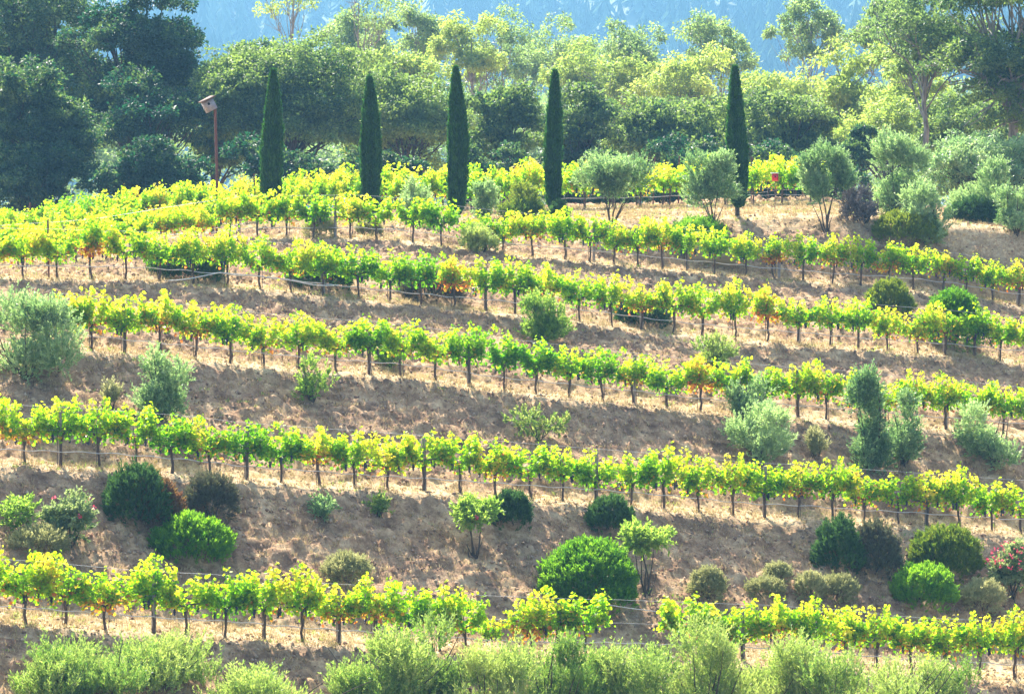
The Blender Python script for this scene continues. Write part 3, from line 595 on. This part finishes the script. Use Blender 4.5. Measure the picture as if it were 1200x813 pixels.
# sprays (olives, brooms) and domes
def spray_parts(C, a, b, c, nsh, nlf, r, bl=.10, bw=.026, L=.5, up=.8, tm=.5, inner=0.15, skirt=False, mat=0, lumps=9):
    """shoots starting inside an ellipsoid and growing out and up, leaves along them"""
    lc = rdir(lumps, r) * r.uniform(.40, .88, (lumps, 1)); lr = r.uniform(.28, .54, lumps)
    if skirt:                       # foliage down to the ground
        lc[:lumps // 2, 2] = -r.uniform(.4, .85, lumps // 2); lr[:lumps // 2] *= 1.0
    lc = lc * np.array([a, b, c])
    k = r.integers(0, lumps, nsh); v = rdir(nsh, r); q = r.uniform(inner, .95, (nsh, 1)) ** .6
    S = C + lc[k] + v * q * lr[k][:, None] * np.array([a, b, c])
    D = unit(v * .55 + np.array([0, 0, up]) + r.normal(0, .28, (nsh, 3)))
    Ls = r.uniform(.5, 1.15, nsh) * L; tt = r.uniform(.05, 1, (nsh, nlf))
    bend = rdir(nsh, r) * .18
    P = S[:, None] + D[:, None] * (tt * Ls[:, None])[..., None] + bend[:, None] * (tt ** 2 * Ls[:, None])[..., None]
    LD = D[:, None] + rdir(nsh * nlf, r).reshape(nsh, nlf, 3) * .75
    lt = r.normal(0, .17, lumps); ct = tm + lt[k] + r.normal(0, .10, nsh) + .10 * v[:, 2]
    T = np.clip(ct[:, None] + r.normal(0, .24, (nsh, nlf)), 0, 1)
    n = nsh * nlf
    return [blades(P.reshape(-1, 3), LD.reshape(-1, 3), r.uniform(.6, 1.3, n) * bl, bw, T.ravel(), mat, r=r)]
def dome_parts(C, a, b, c, n, r, bl=.10, bw=.026, up=.9, tm=.5, amp=.12, s=2.2, mat=0, deep=.7, low=.15):
    nt_ = max(120, n // 6); v = rdir(nt_, r); v[:, 2] = np.where(v[:, 2] < 0, -v[:, 2] * np.where(r.random(nt_) < .35, -low, 1), v[:, 2]); v = unit(v); sd = int(r.integers(0, 999))
    th = np.arctan2(v[:, 1], v[:, 0]); lm = 1 + amp * 2 * vnoise(th * s + 5, v[:, 2] * s * 2, sd) + amp * vnoise(th * s * 3.3, v[:, 2] * s * 6, sd + 1)
    P0 = C + v * np.array([a, b, c]) * (lm * r.uniform(deep, 1.0, nt_) ** .5)[:, None]
    D0 = unit(v * .7 + np.array([0, 0, up]) + r.normal(0, .25, (nt_, 3))); TL = r.uniform(.08, .19, nt_)
    T0 = np.clip(tm + .5 * vnoise(th * s * 2, v[:, 2] * 7, sd + 2) + r.normal(0, .18, nt_), 0, 1)
    k = 14; q = r.uniform(0, 1, (nt_, k))
    P = P0[:, None] + D0[:, None] * (q * TL[:, None])[..., None] + r.normal(0, .022, (nt_, k, 3)) * (1.3 - q)[..., None]
    D = D0[:, None] + r.normal(0, .30, (nt_, k, 3)); T = np.clip(T0[:, None] + .18 * (q - .5) + r.normal(0, .10, (nt_, k)), 0, 1)
    return [blades(P.reshape(-1, 3), D.reshape(-1, 3), r.uniform(.6, 1.4, nt_ * k) * bl, bw, T.ravel(), mat, r=r)]
def rest(u, yb, dr=None):
    """depth where the ray through (u, yb) meets the ground"""
    Y = np.arange(90, 165, .1); X = PX(u, Y); hgt = height(X, Y); ray = zslope(yb) * Y
    hit = np.where(hgt >= ray)[0]
    return float(Y[hit[0]]) if len(hit) else 150.
def bush(name, label, cat, u, w, yt, yb, style, mat, seed, Y=None, group=None, dens=1.0, tm=.5, flowers=0, legs=0, name2=None):
    r = np.random.default_rng(seed); Y = Y or rest(u, yb); x = PX(u, Y); z = hz(x, Y); m = MPP(Y); a = w * m / 2; zt = float(zslope(yt)) * Y; Hh = max(zt - z, .25)
    if style in ('dome', 'ball'): Y += a * .35; x = PX(u, Y); z = hz(x, Y)
    t = thing(name, label, cat, (x, Y, z), group)
    zt = float(zslope(yt)) * Y; Hh = max(zt - z, .25)
    tr = []
    if style == 'dome':
        n = int(9000 * dens * (a * Hh) / 1.6) + 1800
        parts = dome_parts(np.array([0, 0, Hh * .12]), a * .95, a * .85, Hh * .84, n, r, tm=tm, deep=.55)
    elif style == 'ball':
        n = int(9000 * dens * (a * Hh) / 1.2) + 1500
        parts = dome_parts(np.array([0, 0, Hh * .30]), a * .92, a * .85, Hh * .62, n, r, tm=tm, amp=.13, up=.5, bl=.08, bw=.020, deep=.35, low=.9)
    elif style == 'spray':
        n = int(430 * dens * (a * Hh) / 1.3) + 60
        lo = z + legs * m - z
        c = (Hh - legs * m) / 2
        parts = spray_parts(np.array([0, 0, Hh - c * 1.12]), a * .86, a * .76, c * .84, int(n * .64), 22, r, bl=.115, bw=.034, tm=tm, L=.20 + .20 * min(1.6, c), skirt=not legs)
    elif style == 'leafy':
        n = int(300 * dens * (a * Hh) / 1.0) + 30
        c = (Hh - legs * m) / 2
        parts = spray_parts(np.array([0, 0, Hh - c * 1.05]), a * .80, a * .7, c * .8, n, 16, r, bl=.11, bw=.05, tm=tm, L=.3, up=.35)
    elif style == 'upright':
        n = int(300 * dens * (a * Hh)) + 40
        parts = spray_parts(np.array([0, 0, Hh * .42]), a * .7, a * .6, Hh * .42, n, 20, r, bl=.12, bw=.03, tm=tm, L=.45, up=1.5)
    c0 = np.array([0, 0, Hh * .5])
    for q in range(7 if style != 'dome' else 4):
        e = c0 + rdir(1, r)[0] * np.array([a * .6, a * .5, Hh * .35]); s = np.array([r.normal(0, .05), r.normal(0, .05), -.15])
        tr.append(limb(s, e, .035 if Hh > 1.3 else .02, .008, r, 6, .12))
    obj('stem' if not legs else 'trunk', tr, M['bark'], t, smooth=True)
    obj('foliage', parts, M[mat], t)
    if flowers:
        v = rdir(flowers, r); v[:, 2] = np.abs(v[:, 2]); P = np.array([0, 0, Hh * .5]) + v * np.array([a, a, Hh * .52]); P = np.repeat(P, 6, 0) + r.normal(0, .035, (flowers * 6, 3))
        obj('blossoms', [blades(P, rdir(len(P), r), .07, .06, r.random(len(P)), 0, r=r)], M['flower'], t)
    return t
B = bush
# --- bank between the lowest two rows
B('shrub', 'large dark shrub with rusty red shoots, on the left bank', 'shrub', 157, 82, 545, 617, 'dome', 'darkbush', 501, dens=.9, tm=.5)
B('shrub', 'rusty reddish heather growing against the big dark shrub', 'shrub', 188, 54, 562, 622, 'dome', 'rusty', 502, dens=.7)
B('shrub', 'orange-green shoots topping the big dark shrub under the vines', 'shrub', 166, 56, 541, 602, 'upright', 'rusty', 519, dens=.7, tm=.9)
B('shrub', 'purplish loose heather shrub above the round bright green one', 'shrub', 247, 66, 553, 616, 'ball', 'purple', 503, dens=.9, tm=.6)
B('shrub', 'bright green rounded shrub with upright needles, behind the lowest vines', 'shrub', 224, 97, 604, 661, 'dome', 'rose', 504, dens=1.5, tm=.6)
B('oleander', 'pale green oleander with few pink flowers at the far left', 'oleander', 80, 66, 576, 640, 'leafy', 'olean', 505, flowers=4, dens=1.2)
B('shrub', 'greyish olive mound in front of the left oleander', 'shrub', 42, 75, 617, 655, 'ball', 'gray', 506, tm=.4)
B('weed_clump', 'loose green weeds beside the left oleander', 'weeds', 18, 55, 580, 625, 'leafy', 'lite', 507, dens=.5, tm=.4)
B('shrub', 'dry greyish mound peeking over the lowest vines, left of centre', 'shrub', 405, 60, 648, 685, 'ball', 'gray', 508, tm=.4)
B('shrub', 'small dark green shrub with brownish side, under the second row', 'shrub', 599, 46, 578, 621, 'dome', 'darkbush', 509, tm=.6)
B('shrub', 'small blue-green shrub under the second row, right of centre', 'shrub', 716, 52, 583, 627, 'dome', 'darkbush', 510, tm=.75)
B('sapling', 'leafy oleander sapling beside the small dark shrub', 'sapling', 557, 62, 582, 655, 'leafy', 'lite', 511, legs=34, dens=.8, tm=.7, flowers=1)
B('sapling', 'yellow-green sapling with thin trunk behind the big dome shrub', 'sapling', 757, 70, 606, 698, 'leafy', 'lite', 512, legs=42, dens=.75, tm=.75)
B('shrub', 'largest rounded olive-green shrub, wide dome in the centre', 'shrub', 691, 121, 635, 710, 'dome', 'rose', 513, dens=1.8, tm=.3)
B('shrub', 'grey-green ball shrub just right of the wide dome shrub', 'shrub', 830, 42, 664, 706, 'ball', 'gray', 514, tm=.35)
B('shrub', 'low grey cushion plant, left one of the right hand cushions', 'shrub', 898, 46, 678, 707, 'ball', 'gray', 515, tm=.3)
B('shrub', 'little grey tuft above the low grey cushion', 'shrub', 913, 30, 661, 688, 'ball', 'gray', 516, tm=.45)
B('shrub', 'yellowish grey cushion joined to its darker neighbour', 'shrub', 951, 36, 671, 708, 'ball', 'gray', 517, tm=.55)
B('shrub', 'dull grey-brown cushion in front of the dark right shrubs', 'shrub', 983, 52, 674, 710, 'ball', 'gray', 518, tm=.15)
B('shrub', 'dark green half of the wide shrub beneath the second row at right', 'shrub', 985, 62, 607, 672, 'dome', 'darkbush', 520, tm=.75)
B('shrub', 'brownish heather shrub between two green shrubs on the right bank', 'shrub', 1027, 64, 612, 676, 'dome', 'purple', 521, tm=.75)
B('shrub', 'yellow tipped dark dome shrub on the right bank', 'shrub', 1110, 88, 617, 680, 'dome', 'roseolive', 522, dens=1.3, tm=.35)
B('shrub', 'vivid green low dome below the yellow tipped shrub', 'shrub', 1085, 78, 663, 710, 'dome', 'rose', 523, dens=1.5, tm=.6)
B('shrub', 'pale sage green ball at the lower right, beside the oleander', 'shrub', 1155, 54, 680, 722, 'ball', 'gray', 524, tm=.6)
B('oleander', 'red flowering oleander cut by the right edge', 'oleander', 1190, 66, 636, 702, 'leafy', 'olean', 525, flowers=46, dens=1.4, tm=.55)
B('weed_clump', 'small bluish weed clump on the bank below the second row', 'weeds', 42 + 335, 28, 583, 608, 'leafy', 'olive', 526, dens=.8)
B('weed_clump', 'small green weed on the bank, left of the centre sapling', 'weeds', 443, 24, 583, 606, 'leafy', 'weed', 527, dens=.8)
# --- bank above the second row
B('olive_tree', 'big feathery olive at the left edge between third and second rows', 'olive tree', 30, 138, 334, 455, 'spray', 'olive', 540, Y=113.0, dens=1.1, tm=.6)
B('olive_tree', 'smaller olive bush right of the big left olive', 'olive tree', 190, 66, 388, 472, 'spray', 'olive', 541, Y=112.6, dens=1.3, tm=.5)
B('shrub', 'thin wispy green shrub left of centre below the third row', 'shrub', 366, 48, 405, 470, 'spray', 'lite', 542, dens=.35)
B('weed_clump', 'dry pale straw clump above the vines at the left', 'weeds', 129, 24, 450, 480, 'upright', 'gray', 543, dens=.6)
B('shrub', 'thin sprawling green weeds behind the second row at centre', 'shrub', 632, 84, 478, 515, 'leafy', 'weed', 544, dens=.35, tm=.4)
B('olive_tree', 'olive with two rounded heads behind the second row', 'olive tree', 890, 100, 462, 538, 'spray', 'olive', 545, dens=1.3, tm=.8)
B('olive_tree', 'slim upright olive standing just above the two-headed olive', 'olive tree', 877, 48, 418, 500, 'spray', 'olive', 546, dens=1.2, tm=.55)
B('olive_tree', 'tall dark bluish olive, left of the right hand pair', 'olive tree', 1020, 50, 420, 552, 'spray', 'olive', 547, dens=1.7, tm=.4)
B('olive_tree', 'silvery olive, right of the tall bluish one', 'olive tree', 1060, 48, 455, 545, 'spray', 'olive', 548, dens=1.6, tm=.5)
B('olive_tree', 'broad loose olive at the right edge between rows', 'olive tree', 1165, 84, 468, 548, 'spray', 'olive', 549, dens=1.1, tm=.65)
B('shrub', 'pale tan-green tuft between the olives', 'shrub', 958, 26, 505, 537, 'upright', 'gray', 550, tm=.6)
# --- bank above the third row
B('shrub', 'round bright green small tree overlapping the third row', 'shrub', 636, 68, 338, 398, 'spray', 'lite', 560, dens=1.5, tm=.45)
B('shrub', 'pale feathery shrub behind the third row, right of centre', 'shrub', 838, 52, 388, 432, 'spray', 'broom', 561, dens=1.3, tm=.75)
B('weed_clump', 'green weeds behind the vine stakes under the third row', 'weeds', 455, 34, 405, 440, 'leafy', 'lite', 562, Y=float(rowdist('C', 455)) + 1.5, dens=1.0, tm=.2)
# --- bank above the fourth row (dark shrubs under the canopies)
B('shrub', 'dark wide shrub under the fourth row at left', 'shrub', 218, 92, 290, 331, 'dome', 'darkbush', 570, Y=float(rowdist('D', 218)) + 1.0, dens=1.4)
B('shrub', 'dark shrub behind the white hose under the fourth row', 'shrub', 374, 80, 304, 340, 'dome', 'darkbush', 571, Y=float(rowdist('D', 374)) + 1.0)
B('shrub', 'dark reddish shrub under the fourth row, left of centre', 'shrub', 505, 84, 322, 360, 'dome', 'purple', 572, Y=float(rowdist('D', 505)) + 1.0, tm=.3)
B('shrub', 'dark shrub under the fourth row beneath a gap, right of centre', 'shrub', 752, 70, 350, 385, 'dome', 'darkbush', 573, Y=float(rowdist('D', 752)) + 1.0, tm=.25)
B('shrub', 'olive-green dome between the fourth and fifth rows at right', 'shrub', 1042, 56, 330, 365, 'dome', 'roseolive', 574, dens=1.2)
B('shrub', 'dark green leafy shrub rising from the fourth row at right', 'shrub', 1118, 68, 335, 385, 'ball', 'rose', 575, Y=136.2, dens=1.3, tm=.35)
# --- hilltop
B('shrub', 'bright olive-green dome on the bare ground at upper right', 'shrub', 1063, 84, 249, 292, 'dome', 'roseolive', 580, dens=1.4, tm=.75)
B('shrub', 'broad yellow-green shrub left of the fourth cypress', 'shrub', 606, 84, 214, 262, 'spray', 'roseolive', 581, Y=146, dens=1.6, tm=.65)
B('shrub', 'pale sage shrub amid the fifth row, below the third cypress', 'shrub', 566, 64, 257, 292, 'spray', 'broom', 582, Y=138, dens=1.3, tm=.8)
B('olive_tree', 'silvery round olive between the second and third cypress', 'olive tree', 484, 42, 204, 262, 'spray', 'olive', 583, Y=146, dens=1.6, tm=.8)
B('olive_tree', 'small grey olive between the third and fourth cypress', 'olive tree', 566, 34, 203, 250, 'spray', 'olive', 584, Y=149, dens=1.2, tm=.7)
B('shrub', 'small green bush at the foot of the fourth cypress', 'shrub', 655, 22, 236, 262, 'ball', 'darkbush', 585, Y=146.2, tm=.8)
B('shrub', 'green low shrub left of the fifth cypress foot, behind vines', 'shrub', 818, 78, 254, 284, 'ball', 'rose', 586, Y=143.5, tm=.5)
B('shrub', 'small greyish shrub amid the vines left of the second cypress', 'shrub', 375, 38, 252, 282, 'ball', 'gray', 587, Y=137, tm=.4)
B('shrub', 'small greyish shrub right under the second cypress', 'shrub', 433, 30, 258, 283, 'ball', 'gray', 588, Y=139, tm=.3)
B('olive_tree', 'airy olive with visible trunk, right of the fourth cypress', 'olive tree', 716, 92, 166, 250, 'spray', 'olive', 590, Y=146.5, legs=14, dens=1.25, tm=.55)
B('olive_tree', 'airy olive leaning just left of the fifth cypress', 'olive tree', 838, 78, 172, 260, 'spray', 'olive', 591, Y=146, legs=24, dens=1.25, tm=.5)
B('olive_tree', 'olive with straight trunk on the bare ground, right of red birdhouse', 'olive tree', 968, 68, 164, 268, 'spray', 'olive', 592, Y=146.5, legs=26, dens=1.4, tm=.65)
B('olive_tree', 'tall dense olive, the darkest on the upper right', 'olive tree', 1052, 78, 145, 262, 'spray', 'olive', 593, Y=150, dens=1.8, tm=.4)
B('olive_tree', 'lighter olive in front of the tall dense one', 'olive tree', 1085, 62, 208, 276, 'spray', 'olive', 594, Y=147, dens=1.3, tm=.75)
B('olive_tree', 'wide pale olive second from the right edge', 'olive tree', 1150, 86, 182, 270, 'spray', 'olive', 595, Y=152, dens=1.3, tm=.75)
B('olive_tree', 'pale olive cut by the right edge, upper right', 'olive tree', 1192, 56, 205, 290, 'spray', 'olive', 596, Y=148, dens=1.2, tm=.75)
B('shrub', 'grey leafless twiggy bush among the upper right olives', 'shrub', 1012, 66, 215, 266, 'spray', 'twig', 597, Y=147.5, dens=1.0, tm=.6)
B('shrub', 'dark low shrub between the two rightmost hilltop olives', 'shrub', 1140, 60, 232, 262, 'dome', 'darkbush', 598, Y=150.5, tm=.4)
# --- bushes along the bottom edge
bot = [(62, 76, 752, .5, 'leftmost broom bush along the bottom edge'), (122, 130, 735, .55, 'wide feathery broom at bottom left with upright tips'), (196, 90, 744, .6, 'broom with dry grey tips beneath the fifth lowest vine'),
       (300, 120, 764, .7, 'low bright broom alone at the bottom, left of centre'), (438, 104, 722, .45, 'tall green broom at bottom, left part of the central thicket'), (505, 84, 712, .4, 'bluish broom overlapping the lowest vines at centre left'),
       (572, 82, 742, .65, 'pale broom under the small isolated vine'), (640, 88, 730, .45, 'loose green broom hiding trunks at bottom centre'), (705, 84, 738, .55, 'broom below the gap in the lowest row'), (765, 82, 728, .5, 'upright tipped broom right of the gap'),
       (832, 98, 722, .6, 'broad light broom at bottom, right of centre'), (905, 90, 728, .75, 'pale straw-green broom below the right vines'), (978, 92, 738, .6, 'mixed green broom at bottom right of centre'), (1045, 84, 752, .7, 'low pale broom near the bottom right'), (1110, 76, 768, .5, 'small green broom at the bottom right')]
for i, (u, w, yt, tm, lb) in enumerate(bot):
    Y = 93.8 + (i % 3) * .8 + u * .0085
    r = np.random.default_rng(700 + i); x = PX(u, Y); z = hz(x, Y); m = MPP(Y); a = w * m / 2 * 1.2; zt = float(zslope(yt + 6)) * Y; Hh = zt - z
    t = thing('broom_bush', lb, 'bush', (x, Y, z), 'feathery bushes along the foot of the vineyard')
    parts = spray_parts(np.array([0, 0, Hh * .42]), a * 1.0, a * .9, Hh * .42, int(1000 * a * Hh / 3) + 160, 24, r, bl=.11, bw=.027, L=.62, up=1.3, tm=tm, lumps=14, skirt=True)
    obj('foliage', parts, M['broom'], t)
    tr = [limb((r.normal(0, .12), r.normal(0, .1), -.2), (r.normal(0, a * .5), r.normal(0, a * .4), Hh * r.uniform(.5, .85)), .035, .008, r, 7, .1) for q in range(9)]
    obj('stem', tr, M['bark'], t, smooth=True)

# ------------------------------------------------------------------ birdhouses
def place_box(parts_fn, loc, rot, name, lab, cat): pass
Yb = 143.0; xb = PX(254, Yb); zb = hz(xb, Yb); ztop = float(zslope(128)) * Yb
t = thing('birdhouse', 'weathered grey birdhouse tilted on a tall rust-brown pole', 'birdhouse', (xb, Yb, zb))
obj('pole', [tube([(0, 0, -.3), (.02, 0, (ztop - zb) * .5), (-.04, 0, ztop - zb)], .055, 8)], M['rust'], t, smooth=True)
w, d, h = .19, .19, .29
bd = obj('box', [box(-w, w, -d, d, 0, h * 1.55)], M['boxwood'], t, (-.16, 0, ztop - zb - .06)); bd.rotation_euler = (R(-8), R(-26), R(28))
rf = obj('roof', [box(-w - .07, w + .09, -d - .09, d + .07, h * 1.55 + .003, h * 1.55 + .05)], M['roofwood'], bd)
rf.rotation_euler = (R(6), 0, 0)
a_ = np.arange(12) * 2 * PI / 12
obj('entrance_hole', [(np.stack([.055 * np.cos(a_) - .06, np.full(12, -d - .004), .055 * np.sin(a_) + .29], 1), np.arange(12)[None, :], .5, 0)], M['hole'], bd)
Yr = 150.5; xr = PX(908, Yr); zr = hz(xr, Yr); zt = float(zslope(206)) * Yr
t = thing('birdhouse', 'small bright red birdhouse with white roof on a thin stake', 'birdhouse', (xr, Yr, zr))
Hp = zt - zr
obj('pole', [tube([(0, 0, -.2), (0, 0, Hp - .2)], .022, 6)], M['steel'], t)
bd = obj('box', [box(-.12, .12, -.11, .11, Hp - .22, Hp + .08)], M['redpaint'], t)
obj('roof', [box(-.17, .15, -.15, .15, Hp + .083, Hp + .115)], M['whitehose'], t)
obj('entrance_hole', [(np.stack([.03 * np.cos(a_), np.full(12, -.114), .03 * np.sin(a_) + Hp - .03], 1), np.arange(12)[None, :], .5, 0)], M['hole'], bd)
# plank wall behind fifth row
Yp = 142.9; x0 = PX(803, Yp); x1 = PX(861, Yp + .3); z0 = hz((x0 + x1) / 2, Yp)
z1 = float(zslope(284)) * Yp
tp = thing('retaining_board', 'low tan wooden board edging the soil behind the fifth row', 'board', ((x0 + x1) / 2, Yp, z0))
L2 = (x1 - x0) / 2; hh = z1 - z0
obj('plank', [box(-L2, L2, -.03, .03, -.1, hh)], M['plank'], tp)
for s in (-.9, .9): obj('stake', [box(s * L2 - .03, s * L2 + .03, .033, .08, -.3, hh + .04)], M['greywood'], tp)

# ------------------------------------------------------------------ ground cover (uncountable)
def scatter(n, fn, umin=-60, umax=1260, y0=93, y1=160):
    Y = rng.uniform(y0, y1, n); u = rng.uniform(umin, umax, n); X = PX(u, Y)
    k = rng.random(n) < fn(X, Y); return X[k], Y[k]
def tufts(X, Y, nb, L, wd, spread, up=1.0):
    n = len(X); Z = height(X, Y); c = np.repeat(np.stack([X, Y, Z - .01], 1), nb, 0); c[:, :2] += rng.normal(0, spread, (n * nb, 2))
    D = np.stack([rng.normal(0, .5, n * nb), rng.normal(0, .5, n * nb), np.full(n * nb, up)], 1)
    ls = np.repeat(rng.uniform(.5, 1.3, n), nb) * rng.uniform(.6, 1.2, n * nb) * L
    return [blades(c, D, ls, wd, np.clip(np.repeat(rng.uniform(.2, .8, n), nb) + rng.normal(0, .12, n * nb), 0, 1))]
X, Y = scatter(110000, lambda X, Y: .28 + .42 * bench_of(X, Y) * (vnoise(X / 1.1, Y / .8, 55) > -.1) + .25 * (vnoise(X / 2.1, Y / 1.6, 56) > .1))
tag(obj('dry_grass', tufts(X, Y, 7, .15, .018, .06), M['drygrass']), 'dry straw coloured grass tufts on the terrace lips', 'grass', kind='stuff')
X, Y = scatter(30000, lambda X, Y: .35 * (bench_of(X, Y) > .5) * (vnoise(X / 1.3, Y / 1., 65) > .12) + .10 * (vnoise(X / 2.1, Y / 1.6, 66) > .24))
tag(obj('green_weeds', tufts(X, Y, 9, .14, .022, .06), M['weed']), 'sparse green weeds sprouting along the vine rows', 'weeds', kind='stuff')
X, Y = scatter(16000, lambda X, Y: .6 * (1 - bench_of(X, Y)) * (vnoise(X / 1.9, Y / 1.2, 75) > .14))
tag(obj('red_weeds', tufts(X, Y, 8, .12, .02, .08, .6), M['redweed']), 'dried reddish brown weeds scattered on the banks', 'weeds', kind='stuff')
X, Y = scatter(40000, lambda X, Y: .8 * bench_of(X, Y) * (vnoise(X / 1.5, Y / 1.1, 95) > -.05))
n = len(X); P = np.stack([X, Y, height(X, Y) + .012], 1); D = rdir(n); D[:, 2] = np.abs(D[:, 2]) * .25
tag(obj('fallen_leaves', [blades(P, D, rng.uniform(.05, .10, n), .06, rng.uniform(.5, 1, n))], M['rusty']), 'dry fallen vine leaves littering the terraces', 'leaves', kind='stuff')
# clods and stones
X, Y = scatter(75000, lambda X, Y: .25 + .6 * (1 - bench_of(X, Y)) * (vnoise(X / .9, Y / .9, 85) > -.05))
n = len(X); Z = height(X, Y); S = np.minimum(rng.gamma(2.0, .014, n) + .014, .075)
V = OCT[None] * (S[:, None, None] * rng.uniform(.6, 1.35, (n, 6, 1))) + np.stack([X, Y, Z + S * .2], 1)[:, None]
f = (np.arange(n)[:, None, None] * 6 + OCF[None]).reshape(-1, 3)
M['clod'] = leafmat('soil_clod', [(0, (.20, .12, .08)), (.6, (.34, .23, .15)), (1, (.48, .35, .23))], [(0, (.2, .13, .09)), (1, (.3, .2, .1))], fac=0, rough=.95, spec=.1)
tag(obj('soil_clods', [(V.reshape(-1, 3), f, np.repeat(rng.random(n), 8), 0)], M['clod']), 'loose soil clods and pebbles over the banks', 'soil clods', kind='stuff')

# ------------------------------------------------------------------ haze
bpy.context.view_layer.update()
m, nt, out = newmat('air')
pv = nt.nodes.new('ShaderNodeVolumePrincipled'); pv.inputs['Color'].default_value = (.26, .60, 1.0, 1); pv.inputs['Density'].default_value = .00022; pv.inputs['Anisotropy'].default_value = .25
nt.links.new(pv.outputs[0], out.inputs['Volume'])
HX, HY0, HY1, HZ0, HZ1 = 2400, -420, 4600, -72, 600
o = obj('haze', [box(-HX, HX, HY0, HY1, HZ0, HZ1)], m); tag(o, 'pale blue haze over the valley', 'haze', kind='stuff')

# ------------------------------------------------------------------ light, sky, camera
EL, AZ = 44, 20       # sun height; degrees left of straight ahead
w = bpy.data.worlds.new('World'); SC.world = w; w.use_nodes = True
nt = w.node_tree; bg = nt.nodes['Background']; sky = nt.nodes.new('ShaderNodeTexSky'); sky.sky_type = 'NISHITA'; sky.sun_disc = False
sky.sun_elevation = R(EL); sky.sun_rotation = R(-AZ); sky.air_density = 1.0; sky.dust_density = 3.0; sky.ozone_density = .5
nt.links.new(sky.outputs[0], bg.inputs['Color']); bg.inputs['Strength'].default_value = .105
ld = bpy.data.lights.new('sun', 'SUN'); ld.energy = 5.0; ld.angle = R(.5); ld.color = (1, .93, .80)
lo = bpy.data.objects.new('sun', ld); COL.objects.link(lo)
from mathutils import Vector
S = Vector((-math.sin(R(AZ)) * math.cos(R(EL)), math.cos(R(AZ)) * math.cos(R(EL)), math.sin(R(EL))))
lo.rotation_euler = S.to_track_quat('Z', 'Y').to_euler(); lo.location = S * 200
cd = bpy.data.cameras.new('camera'); cam = bpy.data.objects.new('camera', cd); COL.objects.link(cam); SC.camera = cam
cd.sensor_fit = 'HORIZONTAL'; cd.sensor_width = 36; cd.lens = 36 * F / W; cd.clip_start = .5; cd.clip_end = 6000
cam.location = (0, 0, 0); cam.rotation_euler = (R(90) - TH, 0, 0)
SC.view_settings.view_transform = 'Standard'; SC.view_settings.look = 'None'; SC.view_settings.gamma = 1; SC.view_settings.use_curve_mapping = False
SC.view_settings.exposure = 2.02
SC.cycles.volume_bounces = 0; SC.cycles.max_bounces = 6; SC.cycles.transparent_max_bounces = 8; SC.cycles.diffuse_bounces = 4; SC.cycles.transmission_bounces = 3
SC.cycles.use_denoising = True
